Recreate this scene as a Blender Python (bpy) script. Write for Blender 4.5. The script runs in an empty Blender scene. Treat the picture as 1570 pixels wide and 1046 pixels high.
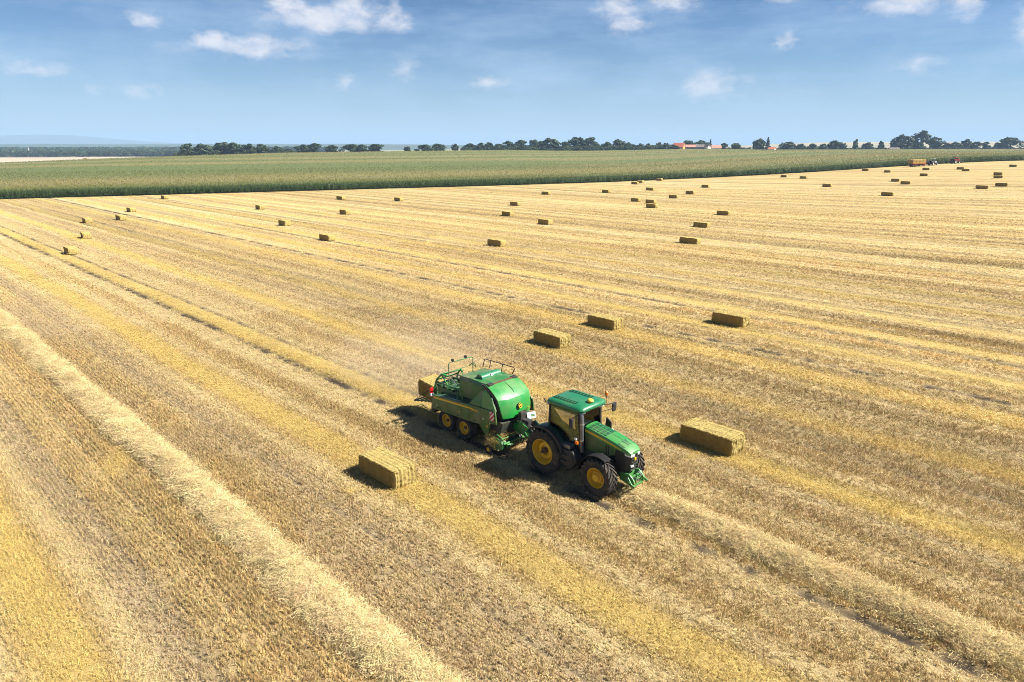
import bpy, bmesh, math, random
import numpy as np
from mathutils import Vector, Matrix, Euler

random.seed(7)
RNG = np.random.default_rng(7)
SC = bpy.context.scene
COL = SC.collection
R2 = math.sqrt(0.5)

# ------------------------------------------------------------------ camera
cam_data = bpy.data.cameras.new("camera")
cam_data.sensor_width = 36.0
cam_data.lens = 24.08
cam_data.clip_start = 0.5
cam_data.clip_end = 40000.0
cam = bpy.data.objects.new("camera", cam_data)
COL.objects.link(cam)
cam.location = (0.0, 0.0, 13.7)
cam.rotation_euler = (math.radians(90.0 - 15.996), 0.0, 0.0)
SC.camera = cam

# ------------------------------------------------------------------ view, renderer
SC.view_settings.view_transform = 'Standard'
SC.view_settings.look = 'None'
SC.view_settings.exposure = 1.5
SC.view_settings.gamma = 1.0
SC.view_settings.use_curve_mapping = False
SC.cycles.max_bounces = 6
SC.cycles.diffuse_bounces = 3
SC.cycles.glossy_bounces = 3
SC.cycles.transmission_bounces = 4
SC.cycles.transparent_max_bounces = 8
SC.cycles.volume_bounces = 0
SC.cycles.use_denoising = True
SC.cycles.denoising_prefilter = 'NONE'
SC.cycles.sample_clamp_indirect = 4.0
SC.cycles.pixel_filter_type = 'BLACKMAN_HARRIS'
SC.cycles.filter_width = 0.95

# ------------------------------------------------------------------ sun
SUN_EL, SUN_AZ = math.radians(45.0), math.radians(95.0)      # azimuth from +Y towards +X
sun_dir = Vector((math.sin(SUN_AZ) * math.cos(SUN_EL), math.cos(SUN_AZ) * math.cos(SUN_EL), math.sin(SUN_EL)))
sd = bpy.data.lights.new("sun", 'SUN')
sd.energy = 5.0
sd.angle = math.radians(0.53)
sd.color = (1.0, 0.945, 0.85)
sun = bpy.data.objects.new("sun", sd)
COL.objects.link(sun)
sun.rotation_euler = sun_dir.to_track_quat('Z', 'Y').to_euler()
sun.location = (60, -20, 80)

# ------------------------------------------------------------------ world: sky with fair-weather cloud
world = bpy.data.worlds.new("World")
SC.world = world
world.use_nodes = True
wn, wl = world.node_tree.nodes, world.node_tree.links
wn.clear()


def wnode(t, **kw):
    n = wn.new(t)
    for k, v in kw.items():
        setattr(n, k, v)
    return n


def wmath(op, a, b=None, c=None, clamp=False):
    n = wnode('ShaderNodeMath', operation=op, use_clamp=clamp)
    for i, v in enumerate((a, b, c)):
        if v is None:
            continue
        if isinstance(v, (int, float)):
            n.inputs[i].default_value = v
        else:
            wl.new(v, n.inputs[i])
    return n.outputs[0]


w_out = wnode('ShaderNodeOutputWorld')
w_bg = wnode('ShaderNodeBackground')
w_bg.inputs['Strength'].default_value = 0.05
sky = wnode('ShaderNodeTexSky', sky_type='NISHITA', sun_disc=False)
sky.sun_elevation = SUN_EL
sky.sun_rotation = SUN_AZ
sky.altitude = 200.0
sky.air_density = 0.9
sky.dust_density = 0.1
sky.ozone_density = 2.0
hsv = wnode('ShaderNodeHueSaturation')
hsv.inputs['Saturation'].default_value = 1.25
hsv.inputs['Value'].default_value = 0.52
gam = wnode('ShaderNodeGamma')
gam.inputs[1].default_value = 1.35
scl_ = wnode('ShaderNodeMix', data_type='RGBA', blend_type='MULTIPLY')
scl_.inputs[0].default_value = 1.0
scl_.inputs[7].default_value = (0.52, 0.52, 0.52, 1.0)
wl.new(sky.outputs[0], gam.inputs[0])
wl.new(gam.outputs[0], scl_.inputs[6])
wl.new(scl_.outputs[2], hsv.inputs['Color'])
tintn = wnode('ShaderNodeMix', data_type='RGBA', blend_type='MULTIPLY')
tintn.inputs[0].default_value = 1.0
tintn.inputs[7].default_value = (0.84, 0.98, 1.14, 1.0)
wl.new(hsv.outputs[0], tintn.inputs[6])
geo = wnode('ShaderNodeTexCoord')
sep = wnode('ShaderNodeSeparateXYZ')
wl.new(geo.outputs['Generated'], sep.inputs[0])
az = wmath('ARCTAN2', sep.outputs[0], sep.outputs[1])
el = wmath('ARCSINE', sep.outputs[2])
# fractal fields over (azimuth, elevation); they run on all round the sky
comb = wnode('ShaderNodeCombineXYZ')
wl.new(az, comb.inputs[0])
wl.new(wmath('MULTIPLY', el, 1.7), comb.inputs[1])


def wnoise(scale, detail, rough, off=0.0, dist=0.0):
    n = wnode('ShaderNodeTexNoise')
    n.inputs['Scale'].default_value = scale
    n.inputs['Detail'].default_value = detail
    n.inputs['Roughness'].default_value = rough
    n.inputs['Distortion'].default_value = dist
    if off:
        m = wnode('ShaderNodeVectorMath', operation='ADD')
        m.inputs[1].default_value = (off, off * 0.7, off * 1.3)
        wl.new(comb.outputs[0], m.inputs[0])
        wl.new(m.outputs[0], n.inputs['Vector'])
    else:
        wl.new(comb.outputs[0], n.inputs['Vector'])
    return n.outputs[0]


n_fine = wnoise(26.0, 7.0, 0.62, 3.1, 0.25)
n_mid = wnoise(9.0, 5.0, 0.58, 9.4)
comb2 = wnode('ShaderNodeCombineXYZ')
wl.new(az, comb2.inputs[0])
wl.new(wmath('MULTIPLY', el, 5.5), comb2.inputs[1])
n_bign = wnode('ShaderNodeTexNoise')
n_bign.inputs['Scale'].default_value = 3.0
n_bign.inputs['Detail'].default_value = 6.0
n_bign.inputs['Roughness'].default_value = 0.62
wl.new(comb2.outputs[0], n_bign.inputs['Vector'])
n_big = n_bign.outputs[0]
warp_a = wmath('MULTIPLY', wmath('SUBTRACT', wnoise(34.0, 4.0, 0.6, 40.0), 0.5), 0.055)
warp_e = wmath('MULTIPLY', wmath('SUBTRACT', wnoise(34.0, 4.0, 0.6, 55.0), 0.5), 0.022)
az_w = wmath('ADD', az, warp_a)
el_w = wmath('ADD', wmath('ADD', el, warp_e), 0.013)
# small cumulus: (azimuth deg, elevation deg, half-width deg, half-height deg, weight)
PUFFS = [(-14.2, 9.7, 4.2, 0.75, 1.0), (-16.5, 10.4, 1.6, .8, 1.0), (-9.2, 10.0, 1.3, 1.0, 1.0), (-12.0, 10.4, 1.6, .7, .9),
         (-19.6, 7.6, 4.6, .55, .95), (-22.0, 7.9, 1.3, .7, 1.0), (-26.3, 8.9, 1.4, .5, .8), (-36.5, 6.2, 2.6, .7, .55), (-33.0, 5.4, 2.0, .4, .5),
         (-27.0, 4.4, 1.2, .5, .5), (-30.2, 4.5, .8, .3, .45), (-13.0, 5.3, .8, .6, .55), (-8.2, 6.4, 1.3, .6, .6), (-1.8, 5.4, 1.6, .45, .7),
         (7.9, 10.6, 1.8, .9, .8), (8.9, 9.5, 1.6, .6, .7), (12.0, 10.9, 2.0, .8, .7), (15.4, 5.1, 2.4, .9, .7), (20.4, 7.9, .7, .5, .6),
         (19.5, 10.9, 1.3, .5, .7), (26.5, 11.3, 4.2, .7, 1.0), (27.5, 9.8, 4.0, .5, .7), (31.2, 9.6, 1.2, .8, .8), (35.0, 8.7, 1.0, 1.6, .8), (29.0, 6.0, 1.6, .5, .4),
         (44.0, 9.0, 4.0, .8, .8), (-47.0, 8.5, 4.5, .8, .8), (60.0, 7.0, 3.0, .6, .7), (-66.0, 9.5, 4.0, .8, .8)]
acc = None
for a0, e0, sa, se, w in PUFFS:
    da = wmath('MULTIPLY', wmath('SUBTRACT', az_w, math.radians(a0)), 1.0 / math.radians(sa))
    de = wmath('MULTIPLY', wmath('SUBTRACT', el_w, math.radians(e0)), 1.0 / math.radians(se))
    q = wmath('ADD', wmath('MULTIPLY', da, da), wmath('MULTIPLY', wmath('MULTIPLY', de, de), 0.55))
    g = wmath('MULTIPLY', wmath('EXPONENT', wmath('MULTIPLY', q, -0.8)), 0.45 + 0.55 * w)
    acc = g if acc is None else wmath('MAXIMUM', acc, g)
# high cover away from the horizon belt, so the sky goes on beyond the frame
up = wmath('MULTIPLY', wmath('SUBTRACT', el, 0.24), 2.5, clamp=True)
gen = wmath('MULTIPLY', wmath('MULTIPLY', wmath('SUBTRACT', n_mid, 0.52), 3.4, clamp=True), up)
acc = wmath('MAXIMUM', acc, gen)
puff = wmath('MULTIPLY', wmath('ADD', wmath('SUBTRACT', acc, 0.30), wmath('ADD', wmath('MULTIPLY', wmath('SUBTRACT', n_fine, 0.5), 1.9), wmath('MULTIPLY', wmath('SUBTRACT', n_mid, 0.5), 0.9))), 1.25, clamp=True)
puff = wmath('MULTIPLY', puff, wmath('MULTIPLY', acc, 1.3, clamp=True))
# thin veils
veil = wmath('MULTIPLY', wmath('SUBTRACT', wmath('ADD', wmath('MULTIPLY', n_big, 0.7), wmath('MULTIPLY', n_mid, 0.35)), 0.46), 3.2, clamp=True)
mixv = wnode('ShaderNodeMix', data_type='RGBA')
mixv.inputs[7].default_value = (3.5, 4.85, 6.6, 1.0)
wl.new(wmath('MULTIPLY', veil, 0.80), mixv.inputs[0])
wl.new(tintn.outputs[2], mixv.inputs[6])
mixp = wnode('ShaderNodeMix', data_type='RGBA')
mixp.inputs[7].default_value = (6.7, 6.6, 6.95, 1.0)
wl.new(wmath('MULTIPLY', puff, 0.78), mixp.inputs[0])
# hazy air low over the horizon, the same all round
low = wmath('MULTIPLY', wmath('EXPONENT', wmath('MULTIPLY', wmath('MAXIMUM', el, 0.0), -9.5)), 0.85)
mixh = wnode('ShaderNodeMix', data_type='RGBA')
mixh.inputs[7].default_value = (3.5, 4.85, 6.5, 1.0)
wl.new(low, mixh.inputs[0])
wl.new(mixv.outputs[2], mixh.inputs[6])
wl.new(mixh.outputs[2], mixp.inputs[6])
wl.new(mixp.outputs[2], w_bg.inputs['Color'])
wl.new(w_bg.outputs[0], w_out.inputs['Surface'])

# ------------------------------------------------------------------ helpers
def tag(o, label=None, cat=None, group=None, kind=None):
    if label: o['label'] = label
    if cat: o['category'] = cat
    if group: o['group'] = group
    if kind: o['kind'] = kind
    return o


def empty(name, loc=(0, 0, 0), rz=0.0, parent=None):
    o = bpy.data.objects.new(name, None)
    o.empty_display_size = 0.2
    COL.objects.link(o)
    o.location = loc
    o.rotation_euler = (0, 0, rz)
    if parent: o.parent = parent
    return o


def link_mesh(name, me, mat=None, parent=None):
    o = bpy.data.objects.new(name, me)
    COL.objects.link(o)
    if mat is not None:
        me.materials.append(mat)
    if parent: o.parent = parent
    return o


def ss(a, b, x):
    t = np.clip((np.asarray(x, float) - a) / (b - a), 0, 1)
    return t * t * (3 - 2 * t)


def _hash(i, j, s):
    h = (i.astype(np.int64) * 374761393 + j.astype(np.int64) * 668265263 + s * 982451653) & 0x7fffffff
    h = (h ^ (h >> 13)) * 1274126177 & 0x7fffffff
    return ((h ^ (h >> 16)) & 0xffff) / 65535.0


def vnoise(x, y, seed=0):
    x = np.asarray(x, float); y = np.asarray(y, float)
    x, y = np.broadcast_arrays(x, y)
    i = np.floor(x); j = np.floor(y); fx = x - i; fy = y - j
    fx = fx * fx * (3 - 2 * fx); fy = fy * fy * (3 - 2 * fy)
    i = i.astype(np.int64); j = j.astype(np.int64)
    a = _hash(i, j, seed); b = _hash(i + 1, j, seed); c = _hash(i, j + 1, seed); d = _hash(i + 1, j + 1, seed)
    return (a * (1 - fx) + b * fx) * (1 - fy) + (c * (1 - fx) + d * fx) * fy


def fbm(x, y, seed=0, oct=4):
    s = 0; w = 0.5; t = 0
    for k in range(oct):
        s = s + w * vnoise(np.asarray(x) * 2 ** k, np.asarray(y) * 2 ** k, seed + k * 17); t += w; w *= 0.5
    return s / t


def terrain(x, y):
    """height of the land: flat near the drone, rising gently to the far right, a low crest behind the corn"""
    x = np.asarray(x, float); y = np.asarray(y, float)
    v = -.438 * x + .899 * y
    g = np.interp(x, [-420, -315, -203, 0, 150, 260, 800], [-4.5, 1.5, 5, 6.8, 3.9, .6, 1.2])
    return 6.2 * ss(30, 260, x) * ss(-200, 60, y) + g * ss(218, 650, v) - 3 * ss(680, 1300, v) - 6 * ss(1300, 3000, v)


def grid_mesh(name, X, Y, Z):
    """X, Y, Z as (m, n) arrays -> quad sheet"""
    m, n = X.shape
    co = np.stack([X, Y, Z], -1).reshape(-1, 3).astype(np.float32)
    idx = np.arange(m * n).reshape(m, n)
    f = np.stack([idx[:-1, :-1], idx[1:, :-1], idx[1:, 1:], idx[:-1, 1:]], -1).reshape(-1, 4).astype(np.int32)
    me = bpy.data.meshes.new(name)
    me.vertices.add(len(co)); me.vertices.foreach_set('co', co.ravel())
    me.loops.add(f.size); me.loops.foreach_set('vertex_index', f.ravel())
    me.polygons.add(len(f)); me.polygons.foreach_set('loop_start', np.arange(0, f.size, 4, dtype=np.int32))
    me.polygons.foreach_set('use_smooth', np.ones(len(f), bool))
    me.update(calc_edges=True)
    me.validate()
    return me


def set_color(me, name, rgb):
    a = me.attributes.new(name, 'FLOAT_COLOR', 'POINT')
    rgba = np.ones((len(rgb), 4), np.float32); rgba[:, :3] = rgb
    a.data.foreach_set('color', rgba.ravel())


# ------------------------------------------------------------------ materials
def new_mat(name):
    m = bpy.data.materials.new(name)
    m.use_nodes = True
    nt = m.node_tree
    return m, nt, nt.nodes['Principled BSDF']


def N(nt, t, **kw):
    n = nt.nodes.new(t)
    for k, v in kw.items():
        setattr(n, k, v)
    return n


def noise_tex(nt, scale, detail=4, rough=.6, coord='Object', stretch=None):
    tc = N(nt, 'ShaderNodeTexCoord')
    n = N(nt, 'ShaderNodeTexNoise')
    n.inputs['Scale'].default_value = scale
    n.inputs['Detail'].default_value = detail
    n.inputs['Roughness'].default_value = rough
    if stretch:
        mp = N(nt, 'ShaderNodeMapping'); mp.inputs['Scale'].default_value = stretch
        nt.links.new(tc.outputs[coord], mp.inputs[0]); nt.links.new(mp.outputs[0], n.inputs['Vector'])
    else:
        nt.links.new(tc.outputs[coord], n.inputs['Vector'])
    return n


def ramp(nt, src, stops):
    r = N(nt, 'ShaderNodeValToRGB')
    el = r.color_ramp.elements
    el[0].position, el[0].color = stops[0][0], (*stops[0][1], 1)
    el[1].position, el[1].color = stops[-1][0], (*stops[-1][1], 1)
    for p, c in stops[1:-1]:
        e = el.new(p); e.color = (*c, 1)
    nt.links.new(src, r.inputs[0])
    return r.outputs[0]


def bump(nt, src, b, strength=.3, dist=.02):
    n = N(nt, 'ShaderNodeBump')
    n.inputs['Strength'].default_value = strength; n.inputs['Distance'].default_value = dist
    nt.links.new(src, n.inputs['Height']); nt.links.new(n.outputs[0], b.inputs['Normal'])


def mat_plain(name, col, rough=.5, metal=0.0, var=.12, scale=6.0, bmp=0.0, coat=0.0, dust=0.0, spec=.5):
    m, nt, b = new_mat(name)
    n = noise_tex(nt, scale, 5, .65)
    lo = tuple(max(0, c * (1 - var)) for c in col); hi = tuple(min(1, c * (1 + var)) for c in col)
    c = ramp(nt, n.outputs[0], [(.3, lo), (.7, hi)])
    if dust > 0:
        n2 = noise_tex(nt, scale * .45, 6, .7)
        mx = N(nt, 'ShaderNodeMix', data_type='RGBA')
        f = ramp(nt, n2.outputs[0], [(.42, (0, 0, 0)), (.72, (dust,) * 3)])
        nt.links.new(f, mx.inputs[0]); nt.links.new(c, mx.inputs[6]); mx.inputs[7].default_value = (.27, .21, .13, 1)
        c = mx.outputs[2]
        rr = ramp(nt, n2.outputs[0], [(.4, (rough,) * 3), (.75, (min(1, rough + .35),) * 3)])
        nt.links.new(rr, b.inputs['Roughness'])
    else:
        b.inputs['Roughness'].default_value = rough
    nt.links.new(c, b.inputs['Base Color'])
    b.inputs['Metallic'].default_value = metal
    b.inputs['Specular IOR Level'].default_value = spec
    b.inputs['Coat Weight'].default_value = coat
    b.inputs['Coat Roughness'].default_value = .12
    if bmp:
        n3 = noise_tex(nt, scale * 4, 4, .7); bump(nt, n3.outputs[0], b, bmp, .02)
    return m


def mat_tint(name, rough=.8, var=.35, scale=40.0, trans=0.0, obj_fallback=(.5, .38, .18)):
    """colour carried by each scattered piece (straw, leaves), with grain"""
    m, nt, b = new_mat(name)
    at = N(nt, 'ShaderNodeAttribute', attribute_type='INSTANCER', attribute_name='tint')
    oi = N(nt, 'ShaderNodeAttribute', attribute_type='GEOMETRY', attribute_name='shade')
    mul = N(nt, 'ShaderNodeMix', data_type='RGBA', blend_type='MULTIPLY')
    mul.inputs[0].default_value = 1.0
    nt.links.new(at.outputs['Color'], mul.inputs[6]); nt.links.new(oi.outputs['Color'], mul.inputs[7])
    nt.links.new(mul.outputs[2], b.inputs['Base Color'])
    b.inputs['Roughness'].default_value = rough
    b.inputs['Specular IOR Level'].default_value = .25
    if trans:
        tr = N(nt, 'ShaderNodeBsdfTranslucent'); mx = N(nt, 'ShaderNodeMixShader')
        mx.inputs[0].default_value = trans
        nt.links.new(mul.outputs[2], tr.inputs['Color'])
        nt.links.new(b.outputs[0], mx.inputs[1]); nt.links.new(tr.outputs[0], mx.inputs[2])
        nt.links.new(mx.outputs[0], nt.nodes['Material Output'].inputs['Surface'])
    return m


M_STRAWBIT = mat_tint('straw_stalk', .75, trans=.15)
M_CORN = mat_tint('corn_leaf', .55, trans=.25)


# ------------------------------------------------------------------ scattering of what nobody could count
PROTO = {}


def ribbons(name, ribs, mat, shade=None):
    """ribs: list of (list of centre points, list of half-width vectors, shade rgb)"""
    vs, fs, sh = [], [], []
    for pts, hw, s in ribs:
        b = len(vs)
        for p, w in zip(pts, hw):
            vs.append(p - w); vs.append(p + w); sh += [s, s]
        for k in range(len(pts) - 1):
            fs.append((b + 2 * k, b + 2 * k + 1, b + 2 * k + 3, b + 2 * k + 2))
    me = bpy.data.meshes.new(name)
    me.from_pydata([tuple(v) for v in vs], [], fs)
    set_color(me, 'shade', np.array(sh, np.float32))
    me.materials.append(mat)
    return me


def proto_collection(key, meshes):
    c = bpy.data.collections.new('pieces_' + key)
    for i, me in enumerate(meshes):
        o = bpy.data.objects.new('%s_%02d' % (key, i), me)
        c.objects.link(o)
    PROTO[key] = (c, len(meshes))
    return c


def scatter(name, key, pts, rot, scl, tint, parent=None):
    coll, n = PROTO[key]
    k = len(pts)
    me = bpy.data.meshes.new(name)
    me.vertices.add(k); me.vertices.foreach_set('co', np.asarray(pts, np.float32).ravel())
    for nm, arr in (('rot', rot), ('scl', scl)):
        a = me.attributes.new(nm, 'FLOAT_VECTOR', 'POINT'); a.data.foreach_set('vector', np.asarray(arr, np.float32).ravel())
    a = me.attributes.new('pick', 'INT', 'POINT'); a.data.foreach_set('value', RNG.integers(0, n, k).astype(np.int32))
    set_color(me, 'tint', np.asarray(tint, np.float32))
    o = link_mesh(name, me, None, parent)
    ng = bpy.data.node_groups.new('scatter_' + name, 'GeometryNodeTree')
    ng.interface.new_socket('Geometry', in_out='INPUT', socket_type='NodeSocketGeometry')
    ng.interface.new_socket('Geometry', in_out='OUTPUT', socket_type='NodeSocketGeometry')
    gi = ng.nodes.new('NodeGroupInput'); go = ng.nodes.new('NodeGroupOutput')
    ci = ng.nodes.new('GeometryNodeCollectionInfo')
    ci.inputs['Collection'].default_value = coll
    ci.inputs['Separate Children'].default_value = True
    ci.inputs['Reset Children'].default_value = True
    ip = ng.nodes.new('GeometryNodeInstanceOnPoints')
    ip.inputs['Pick Instance'].default_value = True

    def named(nm, t):
        q = ng.nodes.new('GeometryNodeInputNamedAttribute'); q.data_type = t
        q.inputs['Name'].default_value = nm
        return q.outputs[0]
    e2r = ng.nodes.new('FunctionNodeEulerToRotation')
    L = ng.links.new
    L(gi.outputs[0], ip.inputs['Points']); L(ci.outputs[0], ip.inputs['Instance'])
    L(named('pick', 'INT'), ip.inputs['Instance Index'])
    L(named('rot', 'FLOAT_VECTOR'), e2r.inputs[0]); L(e2r.outputs[0], ip.inputs['Rotation'])
    L(named('scl', 'FLOAT_VECTOR'), ip.inputs['Scale'])
    L(ip.outputs[0], go.inputs[0])
    md = o.modifiers.new('scatter', 'NODES'); md.node_group = ng
    return o


def rv(a=1.0):
    return Vector((random.uniform(-a, a), random.uniform(-a, a), random.uniform(-a, a)))


def stubble_tuft():
    ribs = []
    for k in range(11):
        base = Vector((random.gauss(0, .014), random.gauss(0, .05), -.01))
        h = random.uniform(.09, .2)
        lean = Vector((random.gauss(0, .22), random.gauss(0, .3), 1)).normalized()
        ang = random.uniform(0, math.pi)
        w = Vector((math.cos(ang), math.sin(ang), 0)) * random.uniform(.004, .008)
        s = random.uniform(.75, 1.12)
        ribs.append(([base, base + lean * h], [w, w * .8], (s, s * random.uniform(.95, 1.0), s * random.uniform(.8, 1.0))))
    for k in range(5):     # broken leaves and chaff lying between the stalks
        p = Vector((random.gauss(0, .07), random.gauss(0, .07), random.uniform(.01, .05)))
        ang = random.uniform(0, 2 * math.pi); d = Vector((math.cos(ang), math.sin(ang), random.uniform(-.2, .4))) * random.uniform(.05, .1)
        w = d.cross(Vector((0, 0, 1))).normalized() * .006
        s = random.uniform(.85, 1.25)
        ribs.append(([p, p + d], [w, w], (s, s, s * .95)))
    return ribbons('stubble_tuft', ribs, M_STRAWBIT)


def straw_clump(n=60, spread=.15, length=.17, up=.06):
    ribs = []
    for k in range(n):
        p = Vector((random.gauss(0, spread), random.gauss(0, spread), abs(random.gauss(0, up * .5))))
        ang = random.uniform(0, 2 * math.pi)
        d = Vector((math.cos(ang), math.sin(ang), random.gauss(0, .2))).normalized() * random.uniform(.5, 1.3) * length
        mid = p + d * .5 + Vector((0, 0, random.uniform(0, .03)))
        w = d.cross(Vector((random.gauss(0, .5), random.gauss(0, .5), 1))).normalized() * random.uniform(.0025, .005)
        s = random.uniform(.7, 1.2)
        ribs.append(([p, mid, p + d], [w, w, w * .7], (s, s * .98, s * random.uniform(.82, 1))))
    return ribbons('straw_clump', ribs, M_STRAWBIT)


proto_collection('tuft', [stubble_tuft() for _ in range(6)])
proto_collection('clump', [straw_clump() for _ in range(5)])
proto_collection('chaff', [straw_clump(30, .14, .12, .025) for _ in range(5)])


def corn_plant():
    ribs = []
    H = random.uniform(2.0, 2.35)
    for ang in (0, math.pi / 2):
        w = Vector((math.cos(ang), math.sin(ang), 0)) * .018
        ribs.append(([Vector((0, 0, 0)), Vector((0, 0, H * .92))], [w, w * .5], (.9, 1.0, .8)))
    a0 = random.uniform(0, 6.28)
    for k in range(11):
        z = .35 + k * (H - .55) / 11.0
        ang = a0 + k * math.pi + random.gauss(0, .35)
        d = Vector((math.cos(ang), math.sin(ang), 0))
        Ln = random.uniform(.55, .85) * (1.0 if k < 8 else .75)
        pts = [Vector((0, 0, z)), Vector((0, 0, z)) + d * Ln * .4 + Vector((0, 0, .26)), Vector((0, 0, z)) + d * Ln * .8 + Vector((0, 0, .2)), Vector((0, 0, z)) + d * Ln * 1.1 + Vector((0, 0, -.12))]
        sd_ = d.cross(Vector((0, 0, 1)))
        s = random.uniform(.75, 1.25)
        ribs.append((pts, [sd_ * .03, sd_ * .05, sd_ * .04, sd_ * .006], (s, s, s * .9)))
    for k in range(6):
        ang = random.uniform(0, 6.28); d = Vector((math.cos(ang), math.sin(ang), 0)) * random.uniform(.02, .13)
        w = Vector((-d.y, d.x, 0)).normalized() * .013
        ribs.append(([Vector((0, 0, H * .9)), Vector((0, 0, H * .9 + random.uniform(.2, .34))) + d], [w, w], (1.7, 1.35, 1.15)))
    return ribbons('corn_plant', ribs, M_CORN)


proto_collection('corn', [corn_plant() for _ in range(5)])

# ------------------------------------------------------------------ the field's own layout: c across the swaths, a along them
def ca2xy(c, a):
    return (c - a) * R2, (c + a) * R2


def corn_edge(u):
    return np.interp(u, [-400, 107, 180, 250, 378, 550, 900], [223, 221, 225, 214, 203, 191, 170])


BANDS = [2.45, 15.05, 27.45, 34.2, 41.3, 47.9] + [54.4 + 6.45 * k for k in range(64)]
BRNG = np.random.default_rng(3)
BAND_AMP = {b: (1.0 if b < 30 else (BRNG.uniform(.6, .95) if b < 80 else BRNG.uniform(.25, .7))) for b in BANDS}
BAND_W = {b: (.85 if b < 30 else BRNG.uniform(.7, 1.25)) for b in BANDS}
# wheel lines: c, half width, strength, from a, to a
TRACKS = [(20.03, .26, 1.0, 17, 400), (22.07, .17, .9, 24, 400), (19.72, .22, 1.0, -60, 16.5), (44.3, .34, 1.0, -60, 400), (42.6, .10, .4, -60, 400), (26.0, .12, .55, -60, 30), (24.0, .12, .5, -60, 20), (12.05, .09, .5, 5, 60), (13.1, .07, .35, 5, 60),
          (6.6, .09, .5, 20, 90), (5.2, .12, .4, 10, 60), (30.9, .12, .5, -60, 80), (32.6, .11, .5, -60, 60), (36.3, .12, .55, -60, 70), (38.5, .1, .4, -60, 60), (49.5, .13, .5, -60, 90), (46.0, .12, .45, -60, 90), (52.6, .26, .85, -60, 120), (56.3, .14, .6, -60, 200), (62.7, .3, .8, -60, 200), (59.0, .12, .5, -60, 200),
          (69.0, .15, .6, -60, 300), (75.0, .15, .5, -60, 300), (82, .17, .6, -60, 300), (91, .2, .5, -60, 300), (103, .2, .5, -60, 300)]


def layout(c, a):
    """yellow = swept straw left under a swath, pale = flattened straw, dark = bare earth in a wheel line, grey = worn stubble"""
    wob = .34 * (fbm(a / 11., c / 40., 5, 3) - .5) * 2
    far = ss(60, 220, np.hypot(c, a))
    cw = c + wob * (1 + 1.5 * far)
    Y = np.zeros_like(cw); P = np.zeros_like(cw); D = np.zeros_like(cw); G = np.zeros_like(cw)

    def band(ck, amp, w, m=1.0):
        nonlocal Y, P
        d = np.abs(cw - ck)
        Y = np.maximum(Y, amp * np.exp(-(d / w) ** 4) * m)
        P = np.maximum(P, amp * .85 * np.exp(-((d - w - .62) / .5) ** 2) * m)
    for b in BANDS:
        band(b, BAND_AMP[b], BAND_W[b])
    band(21.1, 1.0, .85, ss(21, 24, a))
    P = np.maximum(P, .95 * np.exp(-((cw - 18.95) / .75) ** 4) * ss(20, 26, a))
    P = np.maximum(P, .45 * np.exp(-((cw - 18.3) / .6) ** 4) * (1 - ss(14, 20, a)))
    P = np.maximum(P, .6 * np.exp(-((cw - 23.6) / .8) ** 4))
    # broad pale and tan bands of the far side of the field
    strip = fbm(cw / 3.0, a / 160., 31, 2)
    P = np.maximum(P, ss(28, 42, c) * np.clip((strip - .45) * 3.6, 0, .8))
    for ct, w, s, a0, a1 in TRACKS:
        e = ss(a0 - 4, a0 + 1, a) * (1 - ss(a1 - 2, a1 + 8, a))
        if not np.any(e > 0):
            continue
        t = np.exp(-((c + .3 * wob - ct) / (w * 1.25)) ** 4) * s * e
        D = np.maximum(D, t * (.35 + .65 * ss(.3, .6, vnoise(a / .6, c * 0 + ct, 8))))
        P = np.maximum(P, .8 * np.exp(-((c - ct + .5) / .55) ** 4) * s * s * e)
    G = np.maximum(G, .95 * np.exp(-((cw - 4.75) / .75) ** 4))
    G = np.maximum(G, .6 * np.exp(-((cw - 10.9) / 1.6) ** 4) * ss(.35, .6, fbm(a / 8, c / 3, 77, 2)))
    G = np.maximum(G, .75 * np.exp(-((cw - 12.3) / .8) ** 4))
    G = np.maximum(G, .45 * np.exp(-((cw - 25.2) / .7) ** 4)); G = np.maximum(G, .4 * np.exp(-((cw - 31) / 1.2) ** 4))
    # straw dropped across the rows beside the left windrow
    Y = np.maximum(Y, .75 * np.exp(-((c - 7.4) / 1.0) ** 4) * np.exp(-((a - 32.5 - 1.2 * (c - 7.4)) / 1.1) ** 4))
    q_ = ss(22, 34, c)
    patch = (1 - q_) * (fbm(c / 2.2, a / 26., 41, 3) * .6 + .4 * vnoise(cw / .55, a / 90., 49)) + q_ * (.5 + 1.15 * (.55 * vnoise(cw / .95, a / 150., 49) + .45 * vnoise(cw / 2.6, a / 120., 58) - .5))
    D = np.maximum(D, .42 * ss(.70, .86, vnoise(cw / .42, a / 70., 61)) * ss(22, 30, c) * ss(.35, .6, vnoise(a / 2.0, cw / .4, 67)))
    Y = Y * (.72 + .5 * fbm(a / 5., c / 1.2, 43, 2))
    return np.clip(Y, 0, 1), np.clip(P, 0, 1), np.clip(D, 0, 1), np.clip(G, 0, 1), patch


C_TAN = np.array((.435, .315, .140)); C_YEL = np.array((.500, .372, .125)); C_PALE = np.array((.500, .390, .198)); C_GREY = np.array((.340, .262, .160)); C_SOIL = np.array((.120, .092, .066))


def lerp(A, B, t):
    return A + (B - A) * t[..., None]


def straw_colour(c, a):
    Y, P, D, G, patch = layout(c, a)
    col = np.broadcast_to(C_TAN, c.shape + (3,)).copy()
    col *= (.64 + .70 * patch)[..., None]
    col = lerp(col, C_GREY, G * .8)
    col = lerp(col, C_PALE, P)
    col = lerp(col, C_YEL, Y)
    col *= (1 + .55 * ss(22, 34, c) * (vnoise(c / .8, a / 140., 71) - .5))[..., None]
    return col, Y, P, D, G


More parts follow.
